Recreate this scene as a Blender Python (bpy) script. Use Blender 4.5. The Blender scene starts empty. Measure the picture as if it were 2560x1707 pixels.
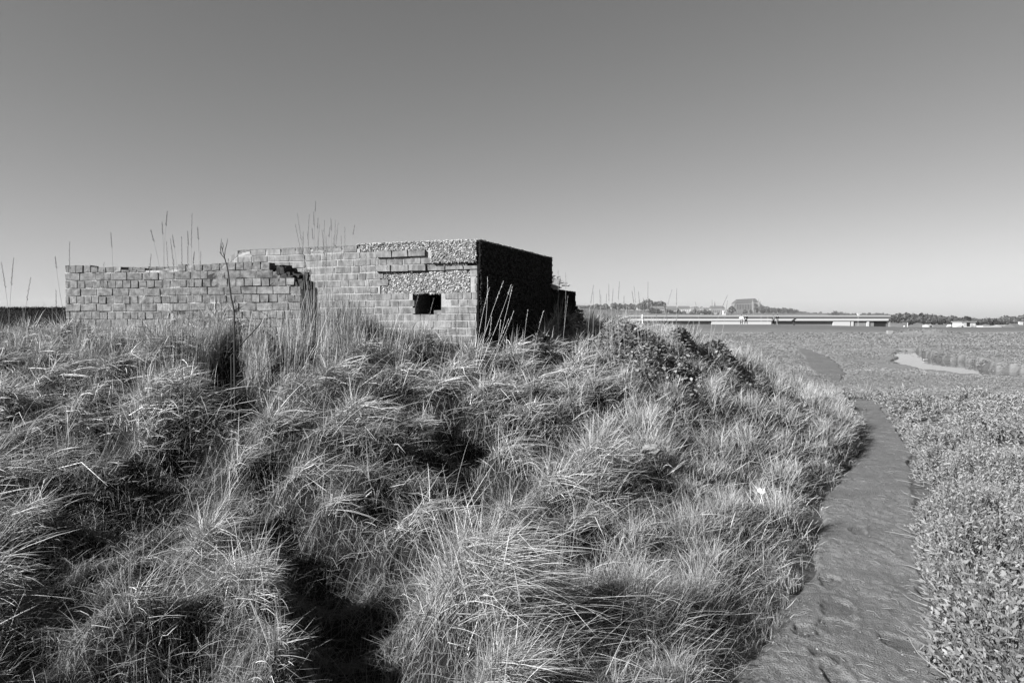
import bpy, bmesh, math, random
import numpy as np
from mathutils import Vector, Matrix
random.seed(7); RNG = np.random.default_rng(11)
R = math.radians
scene = bpy.context.scene
COL = scene.collection

# ------------------------------------------------------------ camera, sky, sun, exposure
CAM_Z = 1.6; F = 1706.67; HORIZON = 805.0
PITCH = math.atan((853.5 - HORIZON) / F)
cam = bpy.data.cameras.new("camera"); camo = bpy.data.objects.new("camera", cam); COL.objects.link(camo)
camo.location = (0, 0, CAM_Z); camo.rotation_euler = (math.pi/2 - PITCH, 0, 0)
cam.lens = 24.0; cam.sensor_width = 36.0; cam.clip_start = 0.05; cam.clip_end = 12000
scene.camera = camo
SUN_EL = R(29); SUN_AZ = math.atan2(-0.54, -0.84)              # direction towards the sun
to_sun = Vector((math.cos(SUN_EL)*math.cos(SUN_AZ), math.cos(SUN_EL)*math.sin(SUN_AZ), math.sin(SUN_EL)))
world = bpy.data.worlds.new("World"); scene.world = world; world.use_nodes = True
nt = world.node_tree; nt.nodes.clear()
sky = nt.nodes.new("ShaderNodeTexSky"); sky.sky_type = 'NISHITA'; sky.sun_disc = False
sky.sun_elevation = SUN_EL; sky.sun_rotation = math.pi/2 - SUN_AZ
sky.altitude = 0; sky.air_density = 1.6; sky.dust_density = 0.8; sky.ozone_density = 1.0
sep = nt.nodes.new("ShaderNodeSeparateColor")                  # black-and-white film behind a red filter
comb = nt.nodes.new("ShaderNodeCombineColor")
bg = nt.nodes.new("ShaderNodeBackground"); bg.inputs[1].default_value = 0.05
wo = nt.nodes.new("ShaderNodeOutputWorld")
nt.links.new(sky.outputs[0], sep.inputs[0])
pw_n = nt.nodes.new("ShaderNodeMath"); pw_n.operation = 'POWER'; pw_n.inputs[1].default_value = 1.0; nt.links.new(sep.outputs[0], pw_n.inputs[0])
ml_n = nt.nodes.new("ShaderNodeMath"); ml_n.operation = 'MULTIPLY'; ml_n.inputs[1].default_value = .575; nt.links.new(pw_n.outputs[0], ml_n.inputs[0])
for i in range(3): nt.links.new(ml_n.outputs[0], comb.inputs[i])
nt.links.new(comb.outputs[0], bg.inputs[0]); nt.links.new(bg.outputs[0], wo.inputs[0])
sun = bpy.data.lights.new("sun", 'SUN'); sun.energy = 5.0; sun.angle = R(0.5); sun.color = (1.0, 1.0, 1.0)
suno = bpy.data.objects.new("sun", sun); COL.objects.link(suno); suno.location = (-20, -12, 20)
suno.rotation_euler = (-to_sun).to_track_quat('-Z', 'Y').to_euler()
scene.view_settings.view_transform = 'Standard'; scene.view_settings.look = 'None'
scene.view_settings.exposure = 1.6; scene.view_settings.gamma = 1.0
scene.render.engine = 'CYCLES'
scene.cycles.max_bounces = 4; scene.cycles.diffuse_bounces = 2; scene.cycles.glossy_bounces = 2
scene.cycles.transmission_bounces = 3; scene.cycles.volume_bounces = 0; scene.cycles.transparent_max_bounces = 8
scene.cycles.use_denoising = True; scene.cycles.denoiser = 'OPENIMAGEDENOISE'; scene.cycles.denoising_input_passes = 'RGB_ALBEDO_NORMAL'; scene.cycles.denoising_prefilter = 'ACCURATE'
scene.cycles.sample_clamp_indirect = 4.0

# ------------------------------------------------------------ pixel <-> place helpers
def ray(u, v):
    x = (u - 1280) / F; y = -(v - 853.5) / F
    c, s = math.cos(PITCH), math.sin(PITCH)
    return Vector((x / (c + y*s), 1.0, (y*c - s) / (c + y*s)))
def P(u, v, d):
    r = ray(u, v); return Vector((r.x*d, d, CAM_Z + r.z*d))
def pix(x, y, z):
    c, s = math.cos(PITCH), math.sin(PITCH)
    zz = z - CAM_Z; dep = y*c - zz*s; up = y*s + zz*c
    return 1280 + F*x/dep, 853.5 - F*up/dep
def sstep(a, b, x):
    t = np.clip((np.asarray(x, float) - a) / (b - a), 0, 1); return t*t*(3 - 2*t)
def _h(ix, iy, s):
    n = (ix*374761393 + iy*668265263 + s*1442695041) & 0x7fffffff
    n = ((n ^ (n >> 13)) * 1274126177) & 0x7fffffff
    return ((n ^ (n >> 16)) & 0xffff) / 65535.0
def vnoise(x, y, s=0):
    x = np.asarray(x, float); y = np.asarray(y, float)
    ix = np.floor(x).astype(np.int64); iy = np.floor(y).astype(np.int64)
    fx = x - ix; fy = y - iy; fx = fx*fx*(3-2*fx); fy = fy*fy*(3-2*fy)
    a = _h(ix, iy, s); b = _h(ix+1, iy, s); c = _h(ix, iy+1, s); d = _h(ix+1, iy+1, s)
    return (a*(1-fx)+b*fx)*(1-fy) + (c*(1-fx)+d*fx)*fy
def fbm(x, y, s=0, o=4):
    t = 0; a = .5; n = 0
    for k in range(o):
        c_, s_ = math.cos(.7+1.9*k), math.sin(.7+1.9*k)
        t = t + a*vnoise((x*c_-y*s_)*2**k, (x*s_+y*c_)*2**k, s+k*17); n += a; a *= .5
    return t/n

# ------------------------------------------------------------ object helpers
def tag(o, label=None, cat=None, group=None, kind=None):
    if label: o['label'] = label
    if cat: o['category'] = cat
    if group: o['group'] = group
    if kind: o['kind'] = kind
    return o
def empty(name, loc, label, cat, group=None, rz=0):
    o = bpy.data.objects.new(name, None); COL.objects.link(o); o.location = loc; o.rotation_euler = (0, 0, rz)
    o.empty_display_size = .2
    return tag(o, label, cat, group)
def npmesh(name, verts, faces, mat, parent=None, tone=None, smooth=False):
    """faces: (M,k) arrays, or a list of such arrays"""
    me = bpy.data.meshes.new(name)
    fl = faces if isinstance(faces, list) else [faces]
    fl = [np.asarray(f, np.int32) for f in fl if len(f)]
    verts = np.asarray(verts, np.float32)
    me.vertices.add(len(verts)); me.vertices.foreach_set('co', verts.ravel())
    loops = np.concatenate([f.ravel() for f in fl]); sizes = np.concatenate([np.full(len(f), f.shape[1], np.int32) for f in fl])
    starts = np.concatenate([[0], np.cumsum(sizes)[:-1]]).astype(np.int32)
    me.loops.add(len(loops)); me.loops.foreach_set('vertex_index', loops)
    me.polygons.add(len(sizes)); me.polygons.foreach_set('loop_start', starts)
    if smooth: me.polygons.foreach_set('use_smooth', np.ones(len(sizes), bool))
    me.update(calc_edges=True)
    if tone is not None:
        at = me.attributes.new('tone', 'FLOAT', 'POINT'); at.data.foreach_set('value', np.asarray(tone, np.float32))
    if mat: me.materials.append(mat)
    o = bpy.data.objects.new(name, me); COL.objects.link(o)
    if parent: o.parent = parent
    return o
class MB:
    def __init__(s): s.v = []; s.f = []; s.t = []
    def add(s, vs, fs, tone=0.5):
        b = len(s.v); s.v += [tuple(p) for p in vs]; s.f += [tuple(i+b for i in f) for f in fs]; s.t += [tone]*len(vs)
    def box(s, lo, hi, tone=0.5, M=None, jit=0):
        (a, b, c), (d, e, f) = lo, hi
        vs = [Vector(p) for p in ((a,b,c),(d,b,c),(d,e,c),(a,e,c),(a,b,f),(d,b,f),(d,e,f),(a,e,f))]
        if jit: vs = [p + Vector((random.uniform(-jit,jit) for _ in range(3))) for p in vs]
        if M is not None: vs = [M @ p for p in vs]
        s.add(vs, [(3,2,1,0),(4,5,6,7),(0,1,5,4),(1,2,6,5),(2,3,7,6),(3,0,4,7)], tone)
    def tube(s, pts, rad, n=6, tone=0.5):
        pts = [Vector(p) for p in pts]; rs = rad if isinstance(rad, (list, tuple)) else [rad]*len(pts)
        vs = []; fs = []
        for i, p in enumerate(pts):
            d = (pts[min(i+1, len(pts)-1)] - pts[max(i-1, 0)]).normalized()
            a = d.cross(Vector((0, 0, 1)) if abs(d.z) < .95 else Vector((1, 0, 0))).normalized(); b = d.cross(a)
            for k in range(n):
                w = 2*math.pi*k/n; vs.append(p + rs[i]*(math.cos(w)*a + math.sin(w)*b))
        for i in range(len(pts)-1):
            for k in range(n):
                fs.append((i*n+k, i*n+(k+1) % n, (i+1)*n+(k+1) % n, (i+1)*n+k))
        fs.append(tuple(range(n))[::-1]); fs.append(tuple((len(pts)-1)*n+k for k in range(n)))
        s.add(vs, fs, tone)
    def build(s, name, mat, parent=None, smooth=False, base=None):
        me = bpy.data.meshes.new(name)
        off = Vector(base) if base is not None else Vector((0, 0, 0))
        me.from_pydata([tuple(Vector(p) - off) for p in s.v], [], s.f); me.update()
        at = me.attributes.new('tone', 'FLOAT', 'POINT'); at.data.foreach_set('value', np.array(s.t, np.float32))
        me.materials.append(mat)
        if smooth:
            for p in me.polygons: p.use_smooth = True
        o = bpy.data.objects.new(name, me); COL.objects.link(o)
        if parent: o.parent = parent
        if base is not None and not parent: o.location = off
        return o

# ------------------------------------------------------------ materials (all grey: a black-and-white photograph)
def mat(name, lo, hi, rough=.9, scale=20, attr=1.0, noise=.5, bump=0, bscale=60, spec=.2, transl=0, detail=4, metal=0, stretch=(1,1,1), contrast=None):
    m = bpy.data.materials.new(name); m.use_nodes = True; n = m.node_tree; n.nodes.clear()
    out = n.nodes.new("ShaderNodeOutputMaterial"); pb = n.nodes.new("ShaderNodeBsdfPrincipled")
    pb.inputs['Roughness'].default_value = rough; pb.inputs['Specular IOR Level'].default_value = spec; pb.inputs['Metallic'].default_value = metal
    tc = n.nodes.new("ShaderNodeNewGeometry"); mp = n.nodes.new("ShaderNodeMapping"); mp.inputs['Scale'].default_value = stretch
    n.links.new(tc.outputs['Position'], mp.inputs[0])
    at = n.nodes.new("ShaderNodeAttribute"); at.attribute_name = 'tone'
    ns = n.nodes.new("ShaderNodeTexNoise"); ns.inputs['Scale'].default_value = scale; ns.inputs['Detail'].default_value = detail
    n.links.new(mp.outputs[0], ns.inputs['Vector'])
    fac = ns.outputs[0]
    if contrast:
        mr0 = n.nodes.new("ShaderNodeMapRange"); mr0.inputs[1].default_value = contrast[0]; mr0.inputs[2].default_value = contrast[1]
        n.links.new(fac, mr0.inputs[0]); fac = mr0.outputs[0]
    a1 = n.nodes.new("ShaderNodeMath"); a1.operation = 'MULTIPLY'; a1.inputs[1].default_value = noise; n.links.new(fac, a1.inputs[0])
    a2 = n.nodes.new("ShaderNodeMath"); a2.operation = 'MULTIPLY_ADD'; a2.inputs[1].default_value = attr; n.links.new(at.outputs['Fac'], a2.inputs[0]); n.links.new(a1.outputs[0], a2.inputs[2])
    mr = n.nodes.new("ShaderNodeMapRange"); mr.inputs[1].default_value = noise*.5*0; mr.inputs[2].default_value = attr + noise
    mr.inputs[3].default_value = lo; mr.inputs[4].default_value = hi; n.links.new(a2.outputs[0], mr.inputs[0])
    cc = n.nodes.new("ShaderNodeCombineColor")
    for i in range(3): n.links.new(mr.outputs[0], cc.inputs[i])
    n.links.new(cc.outputs[0], pb.inputs['Base Color'])
    if bump:
        bn = n.nodes.new("ShaderNodeTexNoise"); bn.inputs['Scale'].default_value = bscale; bn.inputs['Detail'].default_value = 5
        n.links.new(mp.outputs[0], bn.inputs['Vector'])
        bp = n.nodes.new("ShaderNodeBump"); bp.inputs['Strength'].default_value = 1.0; bp.inputs['Distance'].default_value = bump
        n.links.new(bn.outputs[0], bp.inputs['Height']); n.links.new(bp.outputs[0], pb.inputs['Normal'])
    if transl:
        tr = n.nodes.new("ShaderNodeBsdfTranslucent"); n.links.new(cc.outputs[0], tr.inputs[0])
        mx = n.nodes.new("ShaderNodeMixShader"); mx.inputs[0].default_value = transl
        n.links.new(pb.outputs[0], mx.inputs[1]); n.links.new(tr.outputs[0], mx.inputs[2]); n.links.new(mx.outputs[0], out.inputs[0])
    else: n.links.new(pb.outputs[0], out.inputs[0])
    return m
M_STRAW = mat('dry_grass', .035, .62, rough=.6, scale=1.3, attr=1, noise=.35, spec=.3, transl=.18)
M_STALK = mat('grass_stalk', .06, .4, rough=.6, scale=3, noise=.2, spec=.3)
M_SEED = mat('seed_head', .03, .16, rough=.9, scale=80, noise=.6)
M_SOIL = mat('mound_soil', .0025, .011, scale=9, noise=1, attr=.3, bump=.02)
M_MARSH = mat('marsh_ground', .02, .195, scale=.35, detail=8, attr=1, noise=.45, bump=.05, bscale=5, stretch=(.6, 1.6, 1))
M_PURS = mat('purslane_leaf', .03, .25, rough=.7, scale=.8, attr=1, noise=.3, spec=.2, transl=.1)
M_TWIG = mat('bare_twig', .05, .25, scale=30, noise=.5)
M_DARKTWIG = mat('dark_bark', .01, .04, scale=30, noise=.5)
M_BRICK = mat('brick', .015, .20, scale=22, detail=7, attr=1, noise=1.0, rough=.95, bump=.004, bscale=90, spec=.1, contrast=(.3, .7))
M_BRICKS = mat('smeared_brick', .045, .25, scale=26, attr=.8, noise=.8, rough=.95, bump=.003, bscale=90, spec=.1, contrast=(.38, .75), stretch=(.8, .8, .35))
M_MORTAR = mat('mortar', .13, .30, scale=30, attr=.2, noise=1, rough=1, bump=.006, bscale=110, spec=.05)
M_MORTARD = mat('perished_mortar', .01, .26, scale=4, attr=.2, noise=1, rough=1, bump=.01, bscale=60, spec=.05, contrast=(.38, .55))
M_CONC = mat('shingle_concrete', .04, .16, scale=60, attr=.2, noise=1, rough=1, bump=.02, bscale=50, spec=.05)
M_WALLSHADE = mat('shade_toned_wall', .004, .012, scale=40, attr=.3, noise=1, rough=1, bump=.02, bscale=40, spec=.02)  # near-black colour stands in for shade on the walls facing away from the sun
M_FLINT = mat('flint_pebble', .02, .42, scale=60, attr=1, noise=.3, rough=.6, spec=.3)
M_FLINTSHADE = mat('shade_toned_pebble', .003, .05, scale=60, attr=1, noise=.3, rough=.8, spec=.1)  # darker copy of the flint, with the side face's shade in its colour
M_LEAF = mat('bramble_leaf', .03, .25, rough=.45, scale=8, attr=1, noise=.4, spec=.4, transl=.1)
M_PAINT = mat('white_paint', .29, .35, scale=3, noise=.5, rough=.5)
M_GREY = mat('grey_cladding', .09, .14, scale=2, noise=.6, rough=.7)
M_DARK = mat('dark_cladding', .02, .04, scale=2, noise=.5, rough=.7)
M_ROOF = mat('slate_roof', .05, .10, scale=.3, noise=.6, rough=.8)
M_STONE = mat('pale_limestone', .14, .22, scale=.2, noise=.8, rough=.9)
M_GLASS = mat('dark_glass', .008, .015, rough=.35, spec=.2)
M_TREE = mat('tree_foliage', .02, .09, scale=.15, attr=1, noise=.4, rough=.9, spec=.1)
M_TREED = mat('evergreen_foliage', .006, .03, scale=.3, attr=1, noise=.4, rough=.9, spec=.1)
M_BARK = mat('tree_bark', .05, .10, scale=2)
M_HILL = mat('hill_pasture', .05, .12, scale=.012, detail=6, noise=1, attr=.4, rough=1, spec=0)
M_SKIN = mat('skin', .3, .4, scale=20); M_WCOAT = mat('white_coat', .6, .7, scale=20); M_BCOAT = mat('black_coat', .008, .015, scale=20)
M_GTROU = mat('grey_trousers', .12, .16, scale=20); M_DTROU = mat('dark_trousers', .01, .02, scale=20); M_HAIR = mat('hair', .03, .08, scale=50)
M_SCRUB = mat('dark_scrub', .004, .03, scale=3, attr=1, noise=.6, rough=1, spec=0)
M_PAPER = mat('white_paper', .35, .5, scale=20, rough=.6)

# water
mw = bpy.data.materials.new('creek_water'); mw.use_nodes = True; b_ = mw.node_tree.nodes['Principled BSDF']
b_.inputs['Base Color'].default_value = (.05, .05, .05, 1); b_.inputs['Roughness'].default_value = .04; b_.inputs['Specular IOR Level'].default_value = .9
_n = mw.node_tree.nodes.new("ShaderNodeTexNoise"); _n.inputs['Scale'].default_value = 5
_b = mw.node_tree.nodes.new("ShaderNodeBump"); _b.inputs['Distance'].default_value = .0003
mw.node_tree.links.new(_n.outputs[0], _b.inputs['Height']); mw.node_tree.links.new(_b.outputs[0], b_.inputs['Normal'])

# ------------------------------------------------------------ terrain heights
# (u, v, distance) samples of the top of the grass on the mound; the soil lies ~0.2 below
TOP = [(-400,1707,1.9),(0,1707,1.9),(300,1707,1.9),(600,1707,1.9),(900,1707,2.1),(1200,1707,2.0),(1500,1707,2.4),(1750,1707,2.8),
 (-500,1450,2.6),(0,1450,2.6),(600,1450,2.6),(1000,1450,2.8),(1400,1450,3.0),(1750,1450,3.5),
 (-700,1200,3.5),(0,1200,3.5),(600,1200,3.5),(1000,1200,3.7),(1400,1200,4.0),(1700,1200,4.6),(1950,1200,5.6),
 (-700,1050,4.3),(0,1050,4.3),(600,1050,4.3),(1100,1050,4.6),(1500,1050,5.2),(1850,1050,6.6),
 (-700,930,5.2),(0,930,5.2),(600,930,5.3),(1100,930,5.8),(1500,930,6.5),(1850,930,8.0),
 (-700,860,6.2),(0,852,6.2),(200,825,6.1),(350,815,6.1),(600,808,6.1),(760,808,6.2),(900,828,6.5),(1040,832,6.7),(1190,850,6.7),(1450,835,7.4),(1830,868,8.8),
 (1580,812,8.0),(1700,825,8.4),(1500,815,8.2),(1950,930,9.2)]
pts = []
for u, v, d in TOP:
    p = P(u, v, d); pts.append((p.x, p.y, max(0.03, p.z - ((.35 if v < 870 and 1120 < u < 1460 else .25 if v < 870 else .22) if d > 3 else .16))))
PATH = [(.75,.6,.36),(1.1,1.8,.36),(1.465,3.03,.37),(1.71,3.43,.36),(2.23,4.25,.32),(3.24,6.14,.38),(4.34,7.9,.27),(5.4,9.93,.22),(6.6,12.7,.24),(7.4,14.9,.12),
        (8.5,18,.12),(9.8,21.0,.42),(11.6,25.5,.55),(13.8,31,.5),(17.0,40,.25),(24.8,60,.1)]
PX = np.array([p[0] for p in PATH]); PY = np.array([p[1] for p in PATH]); PW = np.array([p[2] for p in PATH])
for y in (1.0, 2, 3, 4, 5, 6.2, 7.5, 9, 10.5, 12, 14):
    x = np.interp(y, PY, PX); w = np.interp(y, PY, PW)
    for k in (-1, 0, 1): pts.append((x + k*w, y, 0.0))
    pts.append((x + 2.5, y, 0.0)); pts.append((x + 5.5, y, 0))
for x in (-9, -5, -1, 2, 5, 9, 13): pts.append((x, 18, 0.0)); pts.append((x, 14.5, .25 if x < 4 else 0.0))
for x in (-9, -5, -2, 0): pts.append((x, 10.5, 1.0))
pts += [(1.2,11,.8),(2.5,11.5,.5),(-4,12.5,.7),(0,-2,.05),(-3,-2,.1),(3,-2,0),(0,0,.12),(-2,0,.3),(-4,.5,.45),(-9,3,.7),(-11,8,1.0),(-12,0,.3)]
C = np.array(pts); CX, CV = C[:, :2], C[:, 2]
def path_d(x, y):
    return np.abs(x - np.interp(y, PY, PX)) / np.interp(y, PY, PW)
def tps(r2): return np.where(r2 > 1e-12, .5*r2*np.log(np.maximum(r2, 1e-12)), 0)
_K = tps(((CX[:, None] - CX[None])**2).sum(-1)) + np.eye(len(C))*.06
_Pm = np.hstack([np.ones((len(C), 1)), CX]); _A = np.block([[_K, _Pm], [_Pm.T, np.zeros((3, 3))]])
_W = np.linalg.solve(_A, np.concatenate([CV, np.zeros(3)]))
def mound(x, y):
    r2 = (x[..., None] - CX[:, 0])**2 + (y[..., None] - CX[:, 1])**2
    z = (tps(r2) * _W[:-3]).sum(-1) + _W[-3] + _W[-2]*x + _W[-1]*y
    pxl = np.interp(y, PY, PX) - np.interp(y, PY, PW)
    z = np.maximum(z, 0)*sstep(17.5, 14, y)*sstep(-3, -.5, y)*sstep(-14, -10, x)*sstep(0.02, -.35, x - pxl)
    return np.clip(z, 0, 1.75)
# coarse base grid, tussocks and hollows on top of it
GX0, GX1, GY0, GY1, GD = -14.0, 16.0, -4.0, 20.0, .03
gx = np.arange(GX0, GX1, GD); gy = np.arange(GY0, GY1, GD)
cx = np.arange(GX0, GX1+.25, .2); cy = np.arange(GY0, GY1+.25, .2)
_cx, _cy = np.meshgrid(cx, cy); _base = mound(_cx, _cy)
def bil(grid, x, y, x0, y0, dx):
    fx = np.clip((np.asarray(x) - x0)/dx, 0, grid.shape[1]-1.001); fy = np.clip((np.asarray(y) - y0)/dx, 0, grid.shape[0]-1.001)
    ix = fx.astype(int); iy = fy.astype(int); fx = fx-ix; fy = fy-iy
    return (grid[iy, ix]*(1-fx)+grid[iy, ix+1]*fx)*(1-fy)+(grid[iy+1, ix]*(1-fx)+grid[iy+1, ix+1]*fx)*fy
def Hb(x, y): return bil(_base, x, y, GX0, GY0, .2)
def hit(u, v, lift=.15):
    r = ray(u, v); d = .8
    while d < 60:
        if CAM_Z + r.z*d < float(Hb(r.x*d, d)) + lift: break
        d += .02
    return r.x*d, d
# dark hollows between the tussocks: (u, v, radius, depth)
HOL = [(593,947,.25,.35),(620,985,.18,.3),(560,1010,.15,.25),(1181,1040,.2,.35),(1160,1090,.22,.35),(1200,1130,.2,.35),(1350,1061,.2,.35),(1490,1060,.12,.2),
 (800,1330,.16,.3),(835,1420,.17,.32),(860,1510,.17,.35),(880,1600,.18,.35),(900,1690,.18,.35),(760,1270,.12,.25),(370,1600,.2,.35),(400,1660,.18,.3),(300,1560,.14,.25),
 (430,1160,.2,.3),(330,1185,.18,.28),(520,1160,.16,.25),(300,1115,.12,.2),(1350,1344,.17,.32),(1300,1370,.13,.25),(272,876,.13,.25),(140,1380,.15,.2),(270,1430,.15,.22),
 (1120,1200,.15,.25),(700,1245,.14,.25),(1500,905,.12,.15),(560,890,.12,.25),(890,860,.15,.3),(1000,1340,.1,.18),(40,1540,.12,.2),(230,1260,.14,.22),(1010,1560,.1,.2),(1800,1110,.1,.12),
 (1080,880,.12,.22),(250,1070,.13,.25),(470,1080,.14,.25),(360,1120,.14,.25),(180,1200,.12,.2),(420,1230,.14,.25),(540,1090,.12,.25),(330,1300,.13,.25),(480,1520,.14,.25),(620,1180,.12,.22),(690,1130,.12,.22),(1240,1190,.13,.25),(1420,1110,.12,.2),(1040,1130,.12,.25),(980,1230,.12,.22),(1460,1340,.12,.2),(1180,1400,.12,.2),(60,1330,.13,.2),(90,1620,.15,.25),(760,1650,.14,.25),(1080,1620,.12,.2),(1380,1240,.1,.18),(1530,1000,.12,.15)]
HP = []
for u, v, r, dp in HOL:
    x, y = hit(u, v); HP.append((x, y + .08, r*(1.45 if v > 1100 and u < 1250 else 1.25), dp*1.15))
HP = np.array(HP)
def hollow(x, y):
    z = np.zeros_like(np.asarray(x, float))
    for hx, hy, r, dp in HP: z = np.maximum(z, np.exp(-(((x-hx)/(r*1.1))**2 + ((y-hy)/(r*.95))**2)**1.5)*1.0)
    return z
def holdep(x, y):
    z = np.zeros_like(np.asarray(x, float))
    for hx, hy, r, dp in HP: z = np.maximum(z, np.exp(-(((x-hx)/(r*1.35))**2 + ((y-hy)/(r*1.2))**2))*dp)
    return z
# tussock centres by dart throwing
TUS = []
def ok(x, y, s):
    return all((x-a)**2 + (y-b)**2 > (s*.5*(1+ss/s))**2 for a, b, ss in TUS)
for u, v, s in [(2020,1420,.42),(1960,1500,.4),(700,930,.6),(820,960,.55),(1060,1100,.45),(480,1000,.6),(360,1010,.55),(1150,1440,.5),(700,1500,.5),(1230,1480,.5),(1600,1500,.5),(640,1380,.45),(1080,1260,.45),(960,1050,.4)]:
    x, y = hit(u, v, .2); TUS.append((x, y, s))
tries = 0
while tries < 16000:
    tries += 1
    y = random.uniform(.9, 15); x = random.uniform(-1.05*y-1, y*1.0+1)
    if x < -12 or x > 12: continue
    hb = float(Hb(x, y))
    if hb < .05 or hollow(np.array([x]), np.array([y]))[0] > .35: continue
    s = random.uniform(.24, .5) * (1 if y < 9 else 1.3)
    if ok(x, y, s): TUS.append((x, y, s))
TU = np.array(TUS)
XX, YY = np.meshgrid(gx, gy)
G = Hb(XX, YY)
for x, y, s in TUS:
    r = s*.5; i0 = max(0, int((x-3*r-GX0)/GD)); i1 = int((x+3*r-GX0)/GD); j0 = max(0, int((y-3*r-GY0)/GD)); j1 = int((y+3*r-GY0)/GD)
    sx, sy = XX[j0:j1, i0:i1], YY[j0:j1, i0:i1]
    G[j0:j1, i0:i1] += s*.34*np.exp(-((sx-x)**2+(sy-y)**2)/(r*.8)**2)
G -= holdep(XX, YY)*sstep(0, .3, G)
G += (fbm(XX*3, YY*3, 5)-.5)*.05*sstep(.02, .2, G)
G = np.maximum(G, 0)*np.where(XX < np.interp(YY, PY, PX), sstep(1.0, 1.75, path_d(XX, YY)), 0)
# marsh relief, creek, far bank
CRK = np.array([(22.4,38.5),(19.3,33),(16.9,27.4),(15.4,23.5),(15.6,21.5),(17.5,20.2),(24,19.6),(40,22)])
def far_side(x, y): return (y > 20.9) & (y < 39) & (x > np.interp(y, [20.9,23.3,27.4,33,38.5], [15.2,14.9,16.4,18.9,22.0]))
def creek_d(x, y):
    d = np.full(np.shape(x), 1e9)
    for (a, b), (c, e) in zip(CRK[:-1], CRK[1:]):
        L2 = (c-a)**2+(e-b)**2; t = np.clip(((x-a)*(c-a)+(y-b)*(e-b))/L2, 0, 1)
        d = np.minimum(d, np.hypot(x-a-t*(c-a), y-b-t*(e-b)))
    return d*1.12*(1+1.3*sstep(28, 33, y))*(1+.3*sstep(27, 24, y))*(1+.9*sstep(15.5, 18, x)*sstep(22.5, 21, y))
def marsh(x, y):
    x = np.asarray(x, float); y = np.asarray(y, float)
    far = sstep(9, 26, y)
    z = (fbm(x*.28, y*.28, 3)-.45)*.16*far + (fbm(x*1.6, y*1.6, 9)-.5)*.07*sstep(4, 14, y)
    pd = path_d(x, y); z = z*sstep(1.0, 2.0, pd) + .03*sstep(1.0, 1.5, pd)
    cw = creek_d(x, y) + (fbm(x*.7, y*.7, 31)-.5)*1.2
    z = z*sstep(2, 6, cw) - .45*sstep(1.9, 1.0, cw) + np.where(far_side(x, y), .22*sstep(6, 2.6, cw)*sstep(1.35, 1.6, cw), 0)
    # embankment
    u = 1280 + F*x/np.maximum(y, 1)
    crest = np.interp(u, [1500, 1925, 2100, 2250, 2700], [1.18, 1.14, .9, .66, .6])
    z = z*sstep(118, 96, y) + crest*sstep(94, 121, y + (fbm(x*.05, y*0, 8)-.5)*6)
    z = z - (crest+1.4)*sstep(130, 175, y)
    z = z + .75*np.exp(-(((x-46)/2.6)**2 + ((y-76)/6)**2))     # low grassy hump
    return z
def H(x, y):
    x = np.asarray(x, float); y = np.asarray(y, float)
    inside = (x > GX0) & (x < GX1-.1) & (y > GY0) & (y < GY1-.1)
    return np.where(inside, bil(G, x, y, GX0, GY0, GD), 0) + marsh(x, y)

# ------------------------------------------------------------ ground sheet (polar, finer near the camera)
rr = np.concatenate([[0.05], np.geomspace(.5, 24, 620), np.geomspace(24.3, 3400, 330)])
th = np.concatenate([np.linspace(-180, -56, 50)[:-1], np.linspace(-56, 56, 760), np.linspace(56, 180, 50)[1:-1]])
TH, RR = np.meshgrid(np.radians(th), rr)
gX = RR*np.sin(TH); gY = RR*np.cos(TH); gZ = H(gX, gY)
nr, ntn = gX.shape
idx = np.arange(nr*ntn).reshape(nr, ntn); nxt = np.roll(idx, -1, axis=1)
q = np.stack([idx[:-1], nxt[:-1], nxt[1:], idx[1:]], -1).reshape(-1, 4)
mnd = sstep(.02, .12, bil(G, gX, gY, GX0, GY0, GD)*((gX > GX0) & (gX < GX1) & (gY > GY0) & (gY < GY1)))
cdd = creek_d(gX, gY)
tone = .62 + .25*(fbm(gX*.09, gY*.22, 41)-.5)*2*sstep(10, 30, gY)
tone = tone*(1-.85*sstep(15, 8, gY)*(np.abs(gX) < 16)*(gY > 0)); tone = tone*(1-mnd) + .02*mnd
tone = np.where(cdd < 1.7, .06, tone)
bank = sstep(96, 112, gY)*sstep(420, 300, gY); tone = tone*(1-bank) + .30*bank
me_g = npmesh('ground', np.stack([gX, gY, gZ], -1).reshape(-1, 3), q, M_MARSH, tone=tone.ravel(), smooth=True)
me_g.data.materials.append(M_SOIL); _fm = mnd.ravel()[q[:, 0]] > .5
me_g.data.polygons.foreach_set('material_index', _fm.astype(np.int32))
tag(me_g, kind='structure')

# ------------------------------------------------------------ path (trodden mud)
yy = np.geomspace(.5, 40, 1900); ss = np.linspace(-1.25, 1.25, 130)
S, Yp = np.meshgrid(ss, yy)
edge = (fbm(Yp*2.3, np.sign(S)*7.0, 21)-.5)*.5
Xp = np.interp(Yp, PY, PX) + S*(1+edge)*np.interp(Yp, PY, PW)
# smoothed centre line wobble
Zp = H(Xp, Yp) + .034 + (fbm(Xp*5, Yp*5, 51)-.5)*.022 + (fbm(Xp*45, Yp*45, 53, 3)-.5)*.008*sstep(9, 4, Yp) + (fbm(Xp*20, Yp*20, 52, 4)-.5)*.022*sstep(12, 5, Yp)*sstep(.40, .56, fbm(Xp*3, Yp*3, 57))
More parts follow.
